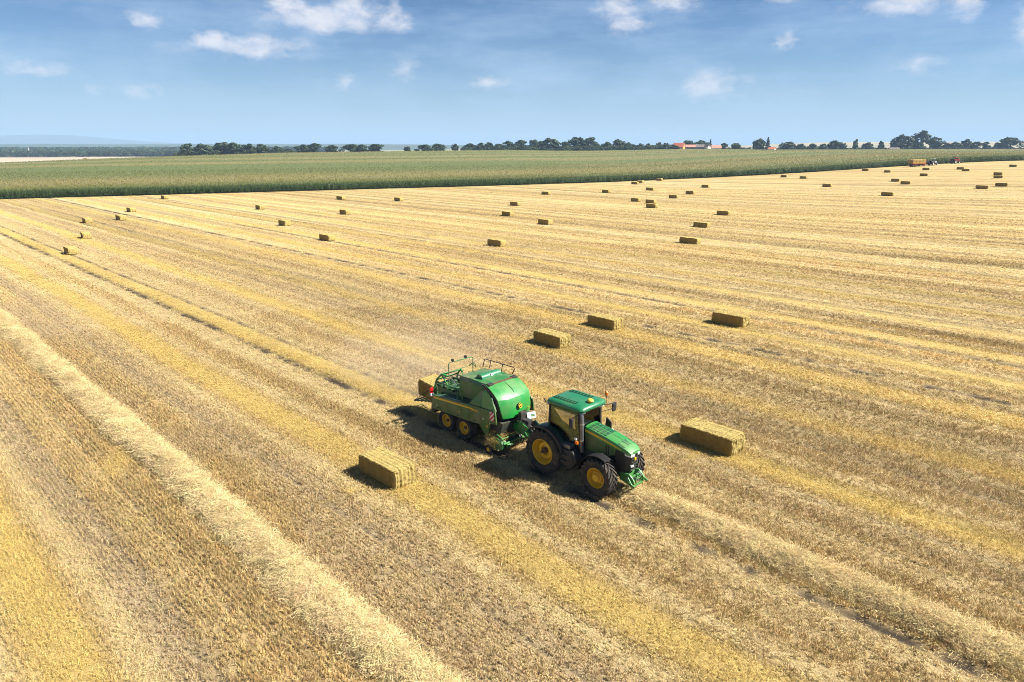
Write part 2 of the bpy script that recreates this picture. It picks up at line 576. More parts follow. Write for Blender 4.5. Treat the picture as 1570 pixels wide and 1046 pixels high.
# --- stubble field sheet: earth and chaff, rutted under the wheels
M_FIELD, nt, b = new_mat('field_earth_and_chaff')
at = N(nt, 'ShaderNodeAttribute', attribute_name='soil')
n1 = noise_tex(nt, 22.0, 6, .75)
n2 = noise_tex(nt, 3.0, 5, .7)
f1 = ramp(nt, n1.outputs[0], [(.28, (.45,) * 3), (.5, (.95,) * 3), (.75, (1.4,) * 3)])
f2 = ramp(nt, n2.outputs[0], [(.3, (.82,) * 3), (.7, (1.15,) * 3)])
m1 = N(nt, 'ShaderNodeMix', data_type='RGBA', blend_type='MULTIPLY'); m1.inputs[0].default_value = 1
m2 = N(nt, 'ShaderNodeMix', data_type='RGBA', blend_type='MULTIPLY'); m2.inputs[0].default_value = 1
nt.links.new(at.outputs['Color'], m1.inputs[6]); nt.links.new(f1, m1.inputs[7])
nt.links.new(m1.outputs[2], m2.inputs[6]); nt.links.new(f2, m2.inputs[7])
nt.links.new(m2.outputs[2], b.inputs['Base Color'])
b.inputs['Roughness'].default_value = .95
b.inputs['Specular IOR Level'].default_value = .1
bump(nt, n1.outputs[0], b, .6, .06)

cs = np.concatenate([np.arange(-30, 2, 1.0), np.arange(2, 62, .17), np.arange(62, 130, .4), np.arange(130, 430, .8)])
ts = np.concatenate([np.linspace(0, .22, 120)[:-1], np.linspace(.22, .5, 170)[:-1], np.linspace(.5, 1, 110)])
a_lo = np.where(cs < 40, -34, .05 * cs - 36)
a_hi = (221 - .326 * cs) / .945
Cg = np.repeat(cs[:, None], len(ts), 1)
Ag = a_lo[:, None] + (a_hi - a_lo)[:, None] * ts[None, :]
for _ in range(3):       # end the sheet under the first corn rows
    Xe, Ye = ca2xy(cs, a_hi); ue = .899 * Xe + .438 * Ye
    a_hi = (corn_edge(ue) + 2.0 - .326 * cs) / .945
Ag = a_lo[:, None] + (a_hi - a_lo)[:, None] * ts[None, :]
Xg, Yg = ca2xy(Cg, Ag)
colg, Yb, Pb, Db, Gb = straw_colour(Cg, Ag)
near = 1 - ss(50, 150, np.hypot(Xg, Yg))            # where single stalks stand on the sheet the earth between them shows
soil = lerp(colg * .78, np.broadcast_to(C_SOIL * 1.25, colg.shape) * .40 + colg * .58, near * (1 - .55 * np.maximum(Yb, Pb)))
soil = lerp(soil, np.broadcast_to(C_SOIL * .38, colg.shape), Db)
soil *= (.9 + .2 * fbm(Cg / 2.2, Ag / 9., 91, 3))[..., None]
Zg = terrain(Xg, Yg) - .07 * Db + .03 * (fbm(Cg / 1.3, Ag / 1.6, 3, 2) - .5) + .03 * Yb
me = grid_mesh('stubble_field', Xg, Yg, Zg)
set_color(me, 'soil', soil.reshape(-1, 3))
tag(link_mesh('stubble_field', me, M_FIELD), 'harvested stubble field striped with pale and yellow straw', kind='structure')


# --- standing stubble: rows of cut stalks
def in_view(x, y, m=4.0):
    return (y > 9.0) & (np.abs(x) < .76 * y + m + 3.0)


def stubble_points(r0, r1, row, step):
    cmin, cmax = -4, r1 * 1.02
    cr = np.arange(cmin, cmax, row)
    ar = np.arange(-.5 * r1, r1, step)
    C, A = np.meshgrid(cr, ar, indexing='ij')
    C = C + RNG.normal(0, row * .07, C.shape); A = A + RNG.uniform(-.5, .5, A.shape) * step
    C = C.ravel(); A = A.ravel()
    x, y = ca2xy(C, A)
    r = np.hypot(x, y)
    u = .899 * x + .438 * y; v = -.438 * x + .899 * y
    k = (r >= r0) & (r < r1) & in_view(x, y) & (v < corn_edge(u) - 1.5)
    return C[k], A[k], x[k], y[k]


pts, rots, scls, tints = [], [], [], []
for r0, r1, row, step, wide, high in ((0, 36, .155, .105, 1.0, 1.0), (36, 60, .2, .16, 1.35, 1.02), (60, 100, .32, .28, 1.6, .95), (100, 155, .62, .52, 2.2, .85), (155, 230, 1.3, 1.0, 3.0, .75)):
    C, A, x, y = stubble_points(r0, r1, row, step)
    col, Y, P, D, G = straw_colour(C, A)
    keep = RNG.random(len(C)) > np.maximum(np.maximum(D * 1.6, .30 * P), .10 * G) + .06
    keep &= RNG.random(len(C)) > .30 * (fbm(C / .9, A / .7, 66, 2) > .62)
    C, A, x, y, col, Y, P, D, G = [q[keep] for q in (C, A, x, y, col, Y, P, D, G)]
    n = len(C)
    pts.append(np.stack([x, y, terrain(x, y) - .005], -1))
    rots.append(np.stack([RNG.normal(0, .10, n), RNG.normal(0, .10, n), math.pi / 4 + RNG.normal(0, .12, n) + math.pi * RNG.integers(0, 2, n)], -1))
    hz = high * RNG.uniform(.75, 1.25, n) * (1 - .45 * P - .35 * Y - .2 * G)
    ww = wide * RNG.uniform(.85, 1.2, n)
    scls.append(np.stack([ww, ww * 1.15, hz], -1))
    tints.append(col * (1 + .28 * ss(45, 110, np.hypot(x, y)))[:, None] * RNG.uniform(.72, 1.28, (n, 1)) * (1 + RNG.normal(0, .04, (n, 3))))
pts, rots, scls, tints = map(np.concatenate, (pts, rots, scls, tints))
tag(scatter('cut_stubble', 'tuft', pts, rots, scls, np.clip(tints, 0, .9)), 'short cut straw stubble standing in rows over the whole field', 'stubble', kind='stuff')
N_STUBBLE = len(pts)

# --- loose chaff swept flat along the baled swaths
pts, rots, scls, tints = [], [], [], []
for r0, r1, row, step, wide in ((0, 40, .24, .24, 1.0), (40, 75, .42, .42, 1.7), (75, 130, .9, .9, 3.4)):
    C, A, x, y = stubble_points(r0, r1, row, step)
    col, Y, P, D, G = straw_colour(C, A)
    keep = RNG.random(len(C)) < np.clip(Y * .9 + P * .6 + .22, 0, 1) * np.clip(1 - 1.25 * D, 0, 1)
    C, A, x, y, col, Y, P = [q[keep] for q in (C, A, x, y, col, Y, P)]
    n = len(C)
    pts.append(np.stack([x, y, terrain(x, y) + .02 + .05 * Y], -1))
    rots.append(np.stack([RNG.normal(0, .1, n), RNG.normal(0, .1, n), RNG.uniform(0, 6.28, n)], -1))
    ww = wide * RNG.uniform(.7, 1.2, n)
    scls.append(np.stack([ww, ww, RNG.uniform(.7, 1.3, n)], -1))
    tints.append(np.where((Y > .3)[:, None], col * 1.05, col * .5 + C_PALE * .55) * RNG.uniform(.75, 1.2, (n, 1)))
pts, rots, scls, tints = map(np.concatenate, (pts, rots, scls, tints))
tag(scatter('loose_chaff', 'chaff', pts, rots, scls, np.clip(tints, 0, .9)), 'loose yellow straw left flat along the baled strips', 'straw', kind='stuff')


# --- windrows: heaped rows of straw waiting for the baler
M_WIND, nt, b = new_mat('heaped_straw')
n1 = noise_tex(nt, 28.0, 7, .8)
c = ramp(nt, n1.outputs[0], [(.25, (.12, .09, .04)), (.5, (.36, .285, .14)), (.75, (.47, .38, .21))])
nt.links.new(c, b.inputs['Base Color']); b.inputs['Roughness'].default_value = .95; b.inputs['Specular IOR Level'].default_value = .1
bump(nt, n1.outputs[0], b, 1.0, .08)


def windrow(name, c0, a0, a1, half, height, label, seed):
    aa = np.arange(a0, a1, .14)
    q = np.linspace(-1, 1, 21)
    A = np.repeat(aa[:, None], len(q), 1)
    cen = c0 + .22 * (fbm(aa / 4.5, aa * 0 + seed, seed, 3) - .5) * 2
    wid = half * (.85 + .45 * (fbm(aa / 2.2, aa * 0, seed + 5, 3) - .35))
    taper = ss(a0, a0 + 1.0, aa) * (1 - ss(a1 - 1.5, a1, aa))
    Cc = cen[:, None] + q[None, :] * wid[:, None]
    prof = (1 - np.abs(q) ** 2.2)[None, :]
    lump = .72 + .55 * fbm(A / .8, Cc / .5, seed + 9, 4)
    Z = height * prof * lump * (.75 + .5 * fbm(aa / 1.7, aa * 0, seed + 3, 2))[:, None] * taper[:, None]
    X, Y_ = ca2xy(Cc, A)
    me = grid_mesh(name, X, Y_, terrain(X, Y_) + Z - .02)
    o = tag(link_mesh(name, me, M_WIND), label, 'windrow')
    # straw on it
    n = int((a1 - a0) * half * 2 * 70)
    ai = RNG.uniform(a0, a1 - .2, n); qi = RNG.uniform(-1.02, 1.02, n)
    ia = np.clip(((ai - a0) / .14).astype(int), 0, len(aa) - 1); iq = np.clip(np.round((qi + 1) * 10).astype(int), 0, 20)
    ci = cen[ia] + qi * wid[ia]
    x, y = ca2xy(ci, ai)
    z = terrain(x, y) + Z[ia, iq] - .03
    rot = np.stack([RNG.normal(0, .3, n) , RNG.normal(0, .3, n), RNG.uniform(0, 6.28, n)], -1)
    s = RNG.uniform(.75, 1.2, n)
    base = np.array((.60, .48, .265)) if seed < 20 else np.array((.57, .45, .235))
    tint = base * RNG.uniform(.78, 1.22, (n, 1)) * (1 + RNG.normal(0, .04, (n, 3)))
    tag(scatter('loose_straw', 'clump', np.stack([x, y, z], -1), rot, np.stack([s, s, s], -1), np.clip(tint, 0, .9), o), kind='stuff')
    return o


windrow('straw_windrow', 8.72, -8, 112, .78, .36, 'long pale heaped windrow of straw crossing the left foreground', 11)
windrow('straw_windrow', 21.12, -22, 20.6, .74, .32, 'heaped windrow of straw lying ahead of the green tractor', 23)

# ------------------------------------------------------------------ land beyond the field
M_GROUND, nt, b = new_mat('distant_farmland')
tc = N(nt, 'ShaderNodeTexCoord')
vo = N(nt, 'ShaderNodeTexVoronoi'); vo.inputs['Scale'].default_value = .0022
nt.links.new(tc.outputs['Object'], vo.inputs['Vector'])
nn = noise_tex(nt, .05, 6, .7)
cc = ramp(nt, vo.outputs['Color'], [(.2, (.10, .12, .045)), (.45, (.30, .25, .12)), (.7, (.16, .15, .06)), (.9, (.38, .30, .15))])
mm = N(nt, 'ShaderNodeMix', data_type='RGBA', blend_type='MULTIPLY'); mm.inputs[0].default_value = 1
nt.links.new(cc, mm.inputs[6]); nt.links.new(ramp(nt, nn.outputs[0], [(.3, (.8,) * 3), (.7, (1.2,) * 3)]), mm.inputs[7])
nt.links.new(mm.outputs[2], b.inputs['Base Color']); b.inputs['Roughness'].default_value = 1.0
rr = np.concatenate([[0.01], np.geomspace(12, 14500, 150)])
th = np.linspace(0, 2 * np.pi, 241)
RR, TH = np.meshgrid(rr, th, indexing='ij')
X, Y = RR * np.sin(TH), RR * np.cos(TH)
tag(link_mesh('ground', grid_mesh('ground', X, Y, terrain(X, Y) - .6), M_GROUND), 'open farmland running to the horizon', kind='structure')


def field_sheet(name, quad, mat, label, lift=.05, n=40):
    s = np.linspace(0, 1, n); S, Tt = np.meshgrid(s, s, indexing='ij')
    q = np.array(quad, float)
    P = (q[0][None, None] * ((1 - S) * (1 - Tt))[..., None] + q[1][None, None] * (S * (1 - Tt))[..., None] + q[2][None, None] * (S * Tt)[..., None] + q[3][None, None] * ((1 - S) * Tt)[..., None])
    tag(link_mesh(name, grid_mesh(name, P[..., 0], P[..., 1], terrain(P[..., 0], P[..., 1]) + lift), mat), label, kind='structure')


M_PALE = mat_plain('pale_bare_field', (.34, .285, .20), .95, var=.18, scale=.02)
M_STRIP = mat_plain('ripe_strip', (.40, .27, .10), .95, var=.12, scale=.03)
M_PLOUGH = mat_plain('ploughed_field', (.19, .15, .13), .95, var=.15, scale=.02)
field_sheet('field', [(-720, 742), (-498, 802), (-660, 1290), (-930, 1150)], M_PALE, 'pale bare field beyond the corn at the far left')
field_sheet('field', [(-720, 680), (-440, 735), (-498, 802), (-720, 742)], M_STRIP, 'narrow golden strip of field bordering the far corn edge', .06)
field_sheet('field', [(-930, 1150), (-660, 1290), (-700, 1330), (-980, 1210)], M_PLOUGH, 'brown ploughed strip in front of the far left wood', .04)

# low hills on the skyline
def hill(name, x0, x1, y0, y1, hfun, mat, label, nx=160, ny=14):
    xs = np.linspace(x0, x1, nx); tt = np.linspace(0, 1, ny)
    X, Tt = np.meshgrid(xs, tt, indexing='ij')
    Y = y0 + (y1 - y0) * Tt
    Z = -16 + (hfun(X) + 16) * np.sin(np.pi * np.clip(Tt, 0, 1)) ** .8
    tag(link_mesh(name, grid_mesh(name, X, Y, Z), mat), label, kind='structure')


M_WOODHILL = mat_plain('wooded_hill', (.035, .055, .022), 1.0, var=.5, scale=.012)
M_MOUNT = mat_plain('far_mountain', (.045, .06, .04), 1.0, var=.3, scale=.002)
M_FARFIELD, nt, b = new_mat('far_cropped_hill')
tcx = noise_tex(nt, .004, 4, .6, stretch=(.5, 3.0, 1))
c_ = ramp(nt, tcx.outputs[0], [(.32, (.09, .085, .05)), (.45, (.30, .25, .15)), (.55, (.26, .23, .14)), (.68, (.14, .11, .09))])
nt.links.new(c_, b.inputs['Base Color']); b.inputs['Roughness'].default_value = 1
hill('hill', 560, 2900, 1900, 3300, lambda x: 2 + 21 * ss(600, 1250, x) + 3 * (fbm(x / 260, x * 0, 3, 3) - .5) * 2, M_FARFIELD, 'low cropped hill behind the village on the right')
hill('hill', -3900, 700, 3900, 5200, lambda x: 17 + 3.5 * (fbm(x / 320, x * 0, 9, 4) - .5) * 2 - 8 * ss(-1200, 500, x), M_WOODHILL, 'blue wooded rise along the left skyline', 260)
hill('mountain', -12500, -4200, 9600, 12500, lambda x: 125 * np.exp(-((x + 7100) / 1250) ** 2) + 70 * np.exp(-((x + 9300) / 1700) ** 2) + 18 + 10 * fbm(x / 700, x * 0, 5, 3), M_MOUNT, 'faint blue mountain ridge on the far left skyline', 200)

# ------------------------------------------------------------------ maize
def uv2xy(u, v):
    return .899 * u - .438 * v, .438 * u + .899 * v


def corn_far(u):
    return np.interp(u, [-400, -112, 317, 534, 929, 1500], [650, 650, 650, 580, 500, 420])


def corn_colour(u, v):
    n = fbm(u / 420. + 3, v / 17., 51, 3)
    k = np.maximum(ss(.45, .66, n) * .8, .85 * np.exp(-((v - 268 - .05 * u) / 30.) ** 2)) * ss(225, 245, v)
    col = lerp(np.broadcast_to(np.array((.128, .154, .048)), u.shape + (3,)), np.array((.235, .205, .080)), k)
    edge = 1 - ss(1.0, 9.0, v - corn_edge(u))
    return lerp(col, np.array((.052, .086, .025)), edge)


M_CANOPY, nt, b = new_mat('maize_canopy')
at = N(nt, 'ShaderNodeAttribute', attribute_name='leaf')
nn = noise_tex(nt, 1.1, 6, .8)
mm = N(nt, 'ShaderNodeMix', data_type='RGBA', blend_type='MULTIPLY'); mm.inputs[0].default_value = 1
nt.links.new(at.outputs['Color'], mm.inputs[6]); nt.links.new(ramp(nt, nn.outputs[0], [(.3, (.6,) * 3), (.55, (1.0,) * 3), (.75, (1.4,) * 3)]), mm.inputs[7])
nt.links.new(mm.outputs[2], b.inputs['Base Color']); b.inputs['Roughness'].default_value = .85; b.inputs['Specular IOR Level'].default_value = .2
bump(nt, nn.outputs[0], b, 1.0, .5)
us = np.arange(-330, 1350, 5.0); tt = np.linspace(0, 1, 170) ** 1.5
U = np.repeat(us[:, None], len(tt), 1)
e0 = corn_edge(us) + 1.6
V = e0[:, None] + (corn_far(us) - e0)[:, None] * tt[None, :]
X, Y = uv2xy(U, V)
Z = terrain(X, Y) + 1.8 + .3 * (fbm(U / 2.5, V / 1.6, 12, 3) - .5)
Z[:, 0] = terrain(X[:, 0], Y[:, 0]) + .1
me = grid_mesh('maize_canopy', X, Y, Z)
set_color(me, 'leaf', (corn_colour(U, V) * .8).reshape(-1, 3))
corn_root = tag(link_mesh('corn_field', me, M_CANOPY), 'tall green corn crop standing across the field behind the stubble', 'corn', kind='stuff')


def corn_points(d0, d1, du, dv, u0, u1):
    u = np.arange(u0, u1, du); d = np.arange(d0, d1, dv)
    Ug, Dg = np.meshgrid(u, d, indexing='ij')
    Ug = (Ug + RNG.uniform(-.45, .45, Ug.shape) * du).ravel(); Dg = (Dg + RNG.normal(0, .12, Dg.shape) * dv).ravel()
    V = corn_edge(Ug) + Dg
    k = V < corn_far(Ug) + 1
    Ug, V = Ug[k], V[k]
    x, y = uv2xy(Ug, V)
    k = (np.abs(x) < .78 * y + 25)
    return Ug[k], V[k], x[k], y[k]


pts, scl, tint = [], [], []
for d0, d1, du, dv, u0, u1, w, h in ((0, 5, .42, .75, -90, 520, 1.0, 1.0), (5, 26, .9, 1.1, -110, 560, 1.25, 1.0), (26, 120, 2.0, 2.0, -150, 760, 1.7, 1.02), (120, 460, 3.4, 3.8, -330, 1250, 1.9, .97)):
    u, v, x, y = corn_points(d0, d1, du, dv, u0, u1)
    n = len(u)
    pts.append(np.stack([x, y, terrain(x, y)], -1))
    s = RNG.uniform(.86, 1.14, n)
    scl.append(np.stack([w * s, w * s, h * RNG.uniform(.9, 1.1, n)], -1))
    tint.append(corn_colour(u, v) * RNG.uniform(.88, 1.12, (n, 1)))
pts, scl, tint = map(np.concatenate, (pts, scl, tint))
rot = np.stack([RNG.normal(0, .05, len(pts)), RNG.normal(0, .05, len(pts)), RNG.uniform(0, 6.28, len(pts))], -1)
tag(scatter('corn_plants', 'corn', pts, rot, scl, tint, corn_root), kind='stuff')

# ------------------------------------------------------------------ trees
M_BARK = mat_plain('bark', (.10, .075, .05), .95, var=.3, scale=3, bmp=.5)


def leaf_mat(name, col):
    m, nt, b = new_mat(name)
    oi = N(nt, 'ShaderNodeAttribute', attribute_name='shade')
    mul = N(nt, 'ShaderNodeMix', data_type='RGBA', blend_type='MULTIPLY'); mul.inputs[0].default_value = 1
    mul.inputs[6].default_value = (*col, 1)
    nt.links.new(oi.outputs['Color'], mul.inputs[7])
    nt.links.new(mul.outputs[2], b.inputs['Base Color']); b.inputs['Roughness'].default_value = .6; b.inputs['Specular IOR Level'].default_value = .25
    tr = N(nt, 'ShaderNodeBsdfTranslucent'); mx = N(nt, 'ShaderNodeMixShader'); mx.inputs[0].default_value = .2
    nt.links.new(mul.outputs[2], tr.inputs['Color']); nt.links.new(b.outputs[0], mx.inputs[1]); nt.links.new(tr.outputs[0], mx.inputs[2])
    nt.links.new(mx.outputs[0], nt.nodes['Material Output'].inputs['Surface'])
    return m


M_LEAF = leaf_mat('dark_foliage', (.038, .060, .028))
M_LEAF2 = leaf_mat('grey_green_foliage', (.055, .072, .034))
M_NEEDLE = leaf_mat('spruce_needles', (.018, .034, .020))


def crown_mesh(kind, seed, nl=1500):
    rng = np.random.default_rng(seed)
    lobes = []
    if kind == 'spruce':
        for k in range(13):
            z = .1 + .88 * k / 13; r = .42 * (1 - z) + .03
            for j in range(5):
                a = rng.uniform(0, 6.28); lobes.append((r * .6 * math.cos(a), r * .6 * math.sin(a), z, r * .5, .05))
    else:
        tall = {'round': .84, 'wide': .86, 'tall': .92, 'willow': .95}[kind]
        for k in range(26 if kind != 'tall' else 18):
            a = rng.uniform(0, 6.28); zz = (k + rng.uniform(0, 1)) / (26 if kind != 'tall' else 18)
            rad = (.36 if kind != 'tall' else .27) * math.sin(math.pi * (.18 + .72 * zz)) * rng.uniform(.55, 1.1)
            s = rng.uniform(.12, .2) * (1 if zz < .8 else .8)
            lobes.append((rad * math.cos(a), rad * math.sin(a), 1 - tall + (tall - .14) * zz + .02, s, s * .75))
    L = np.array(lobes)
    pick = rng.integers(0, len(L), nl)
    d = rng.normal(0, 1, (nl, 3)); d /= np.linalg.norm(d, axis=1)[:, None]
    rad = rng.uniform(.55, 1.05, nl) ** .6
    P = L[pick, :3] + d * np.stack([L[pick, 3], L[pick, 3], L[pick, 4]], -1) * rad[:, None]
    P[:, 2] = np.clip(P[:, 2], .06, 1.0)
    t1 = rng.normal(0, 1, (nl, 3)); t1 -= (t1 * d).sum(1)[:, None] * d * .6; t1 /= np.linalg.norm(t1, axis=1)[:, None]
    t2 = np.cross(d + rng.normal(0, .35, (nl, 3)), t1); t2 /= np.linalg.norm(t2, axis=1)[:, None]
    s = rng.uniform(.026, .052, nl)[:, None] * (.7 if kind == 'spruce' else 1)
    v = np.stack([P - t1 * s - t2 * s * .6, P + t1 * s - t2 * s * .6, P + t1 * s * .7 + t2 * s, P - t1 * s * .7 + t2 * s], 1).reshape(-1, 3)
    f = np.arange(nl * 4).reshape(-1, 4)
    me = bpy.data.meshes.new('crown')
    me.from_pydata(v.tolist(), [], f.tolist())
    sh = np.repeat(rng.uniform(.65, 1.35, nl)[:, None], 4, 0)
    set_color(me, 'shade', sh * np.array((1, 1, .95)))
    return me


def trunk_mesh(seed):
    rng = random.Random(seed)
    bm = bmesh.new()

    def limb(p0, p1, r0, r1):
        d = (p1 - p0).normalized(); a = d.orthogonal().normalized(); bb = d.cross(a)
        r_ = []
        for p, r in ((p0, r0), (p1, r1)):
            r_.append([bm.verts.new(p + (a * math.cos(t) + bb * math.sin(t)) * r) for t in [k * math.pi / 3 for k in range(6)]])
        for k in range(6):
            bm.faces.new((r_[0][k], r_[0][(k + 1) % 6], r_[1][(k + 1) % 6], r_[1][k]))
    limb(Vector((0, 0, -.03)), Vector((0, 0, .3)), .035, .026)
    limb(Vector((0, 0, .3)), Vector((.02, 0, .75)), .026, .008)
    for k in range(5):
        a = k * 1.26 + rng.uniform(-.3, .3)
        limb(Vector((0, 0, .25 + .07 * k)), Vector((.24 * math.cos(a), .24 * math.sin(a), .5 + .07 * k)), .014, .004)
    me = bpy.data.meshes.new('trunk'); bm.to_mesh(me); bm.free()
    me.materials.append(M_BARK)
    return me


CROWNS = {}
for kd, ns in (('round', 4), ('wide', 4), ('tall', 2), ('willow', 1), ('spruce', 2)):
    CROWNS[kd] = [crown_mesh(kd, 100 + 13 * i + len(kd)) for i in range(ns)]
    for me in CROWNS[kd]:
        me.materials.append(M_NEEDLE if kd == 'spruce' else (M_LEAF2 if kd == 'willow' else M_LEAF))
LIGHT_CROWN = crown_mesh('round', 999); LIGHT_CROWN.materials.append(M_LEAF2)
TRUNKS = [trunk_mesh(i) for i in range(3)]
ORD = ['first', 'second', 'third', 'fourth', 'fifth', 'sixth', 'seventh', 'eighth', 'ninth', 'tenth', 'eleventh', 'twelfth', 'thirteenth', 'fourteenth', 'fifteenth', 'sixteenth', 'seventeenth', 'eighteenth', 'nineteenth', 'twentieth']

# (x, y, ground, height, width)
GROVES = [
    ('leftmost grove behind the corn', [
(-283.9,623.7,2.47,12.9,12.6), (-271.0,625.6,2.88,12.3,13.7), (-260.9,640.3,3.19,13.4,16.4), (-249.4,637.8,3.55,12.5,11.7), (-237.6,640.6,3.92,11.2,10.6), (-230.9,655.1,4.12,10.8,12.0), (-222.9,676.2,4.36,8.4,11.1), ]),
    ('second grove from the left behind the corn', [
(-201.3,682.8,5.00,9.3,12.5), (-190.0,687.1,5.10,10.5,13.8), (-171.9,677.8,5.27,8.4,12.4), (-157.9,695.2,5.40,9.3,17.8), (-145.8,692.4,5.51,8.8,10.1), (-132.5,695.4,5.63,9.3,15.3), ]),
    ('sparse tree row left of the long dark treeline', [
(-104.2,706.9,5.88,6.5,6.5), (-88.8,718.1,6.01,8.3,15.8), (-78.6,746.8,6.09,9.0,15.0), (-60.6,752.3,6.25,8.8,6.9), ]),
    ('long dark treeline left of the orange house', [
(-45.2,759.1,6.39,9.0,12.5), (-33.6,764.5,6.49,9.7,7.7), (-24.0,748.9,6.59,9.9,8.2), (-13.9,757.7,6.68,8.4,11.1), (-3.5,773.4,6.76,11.2,15.6), (10.7,780.3,6.59,12.5,14.3), (23.8,786.4,6.33,13.1,13.0), (33.2,788.8,6.16,12.2,11.6), (41.9,763.2,6.04,15.4,16.8), (57.4,783.3,5.93,11.4,11.5), (72.2,788.0,5.95,16.4,17.3), (86.2,784.5,6.06,16.3,17.2), (103.0,775.8,6.29,11.0,11.4), (117.0,788.5,6.53,13.3,17.3), (128.0,776.8,6.74,9.8,11.4), (146.8,809.8,7.14,8.4,6.7), (154.8,808.8,7.25,8.3,7.4), (164.7,799.2,7.35,9.3,7.3), (171.0,791.4,7.39,8.5,7.2), ]),
    ('village beside the red roofs', [
(202.5,819.0,7.56,11.4,15.0), (215.6,809.2,7.52,11.4,14.8), (229.1,823.0,7.42,13.1,4.5), (245.5,824.8,7.16,8.8,7.6), (256.0,815.0,6.90,9.0,10.4), ]),
    ('middle stretch right of the village roofs', [
(283.3,818.4,6.81,14.4,12.0), (297.5,828.7,6.83,16.0,7.6), (322.6,829.0,6.85,10.6,16.7), (333.3,821.7,6.85,8.4,9.0), (351.1,831.7,6.87,8.4,10.7), (374.3,856.8,6.91,8.4,9.4), (374.5,827.9,6.88,12.1,11.4), (385.0,830.8,6.88,9.9,9.1), (415.5,861.0,6.93,13.5,7.1), (424.3,850.2,6.93,9.9,10.9), (449.3,866.8,6.96,11.5,7.1), ]),
    ('tall clump at the right end of the horizon', [
(462.7,868.1,6.96,13.1,9.5), (476.4,867.0,6.97,19.4,19.1), (518.4,904.2,7.03,24.1,19.9), (518.1,873.1,6.98,16.3,16.0), (540.8,888.1,7.01,9.9,9.8), (550.5,882.7,7.00,10.7,11.3), (578.6,907.9,7.05,14.1,10.8), (583.8,895.4,7.03,10.8,11.5), (602.8,904.2,7.04,10.8,9.9), (633.8,929.1,7.10,10.0,10.2), (639.3,913.8,7.06,16.7,23.4), ]),
]
ti = 0
for gname, lst in GROVES:
    for i, (x, y, g0, h, w) in enumerate(lst):
        ti += 1
        kd = 'wide' if w > 1.15 * h else ('tall' if w < .75 * h else 'round')
        lab = '%s tree from the left in the %s' % (ORD[i], gname)
        nm = 'broadleaf_tree'
        crown = CROWNS[kd][ti % len(CROWNS[kd])]
        if (round(x), round(y)) in ((229, 823), (298, 829)):
            crown = CROWNS['spruce'][ti % 2]; nm = 'spruce_tree'
            lab = 'slim dark spruce beside the red roofed village houses' if x < 250 else 'pointed dark spruce right of the village roofs'
        elif 517 < x < 519 and y > 900:
            crown = CROWNS['willow'][0]; lab = 'tallest tree on the horizon, grey green, behind the bale wagon'
        elif 517 < x < 519:
            crown = LIGHT_CROWN; lab = 'lighter green tree just right of the tallest tree on the horizon'
        t = empty(nm, (x, y, float(terrain(x, y)) - .5), random.uniform(0, 6.28))
        t.scale = (w * 1.35, w * 1.35, h + .5)
        tag(t, lab, 'tree', 'trees along the horizon')
        link = bpy.data.objects.new('trunk', TRUNKS[ti % 3]); COL.objects.link(link); link.parent = t
        link = bpy.data.objects.new('crown', crown); COL.objects.link(link); link.parent = t

# the far woods read as one mass
def wood(name, n, area, hr, label, wr=(1.0, 1.5)):
    x, y = area(RNG, n)
    h = RNG.uniform(*hr, n); w = h * RNG.uniform(*wr, n)
    p = np.stack([x, y, terrain(x, y) - .8], -1)
    o = scatter(name, 'woodtree', p, np.stack([x * 0, x * 0, RNG.uniform(0, 6.28, n)], -1), np.stack([w, w, h], -1), np.array((.034, .054, .021)) * np.exp(RNG.normal(0, .42, (n, 1))) * (1 + np.array((.25, .1, 0)) * RNG.normal(0, 1, (n, 1))).clip(.5, 2))
    tag(o, label, 'wood', kind='stuff')


M_WOODLEAF = mat_tint('wood_foliage', .7, trans=.15)
small = []
for i in range(3):
    me = crown_mesh('wide', 700 + i, 420); me.materials.append(M_WOODLEAF); small.append(me)
proto_collection('woodtree', small)


def belt(k0, k1, d0, d1):
    def f(r, n):
        d = r.uniform(d0, d1, n); k = r.uniform(k0, k1, n)
        return k * d, d
    return f


wood('wood', 1000, belt(-.80, -.44, 1330, 1480), (9, 13), 'near dark wood behind the pale field at the far left')
wood('wood', 1700, belt(-.82, -.26, 1800, 3000), (15, 22), 'far hazy wood across the plain at the left')
wood('undergrowth', 420, belt(-.065, .235, 745, 800), (5, 8), 'dark hedge of bushes under the long treeline', (1.6, 2.4))
wood('undergrowth', 300, belt(.24, .74, 830, 990), (3, 5), 'low hedge and bushes around the village and to its right', (1.6, 2.4))
wood('undergrowth', 190, belt(-.47, -.31, 655, 700), (4, 6.5), 'low bushes between the left groves behind the corn', (1.6, 2.6))

# ------------------------------------------------------------------ village
M_ORANGE = mat_plain('orange_render', (.55, .26, .09), .9, scale=1)
M_WHITEW = mat_plain('white_render', (.60, .58, .54), .9, scale=1)
M_GREYW = mat_plain('grey_boards', (.14, .15, .17), .9, scale=1)
M_TILE = mat_plain('red_roof_tile', (.42, .11, .06), .85, var=.25, scale=2)
M_PINKTILE = mat_plain('faded_red_roof_tile', (.46, .19, .14), .85, var=.2, scale=2)
M_DARKROOF = mat_plain('dark_roof', (.16, .13, .11), .85, var=.2, scale=2)
M_GREYP0 = mat_plain('pale_grey_concrete', (.34, .34, .33), .9, scale=1)
M_PANE = mat_plain('window_glass', (.03, .04, .05), .15, scale=1)
M_WOODDOOR = mat_plain('brown_door', (.12, .07, .04), .7, scale=2)


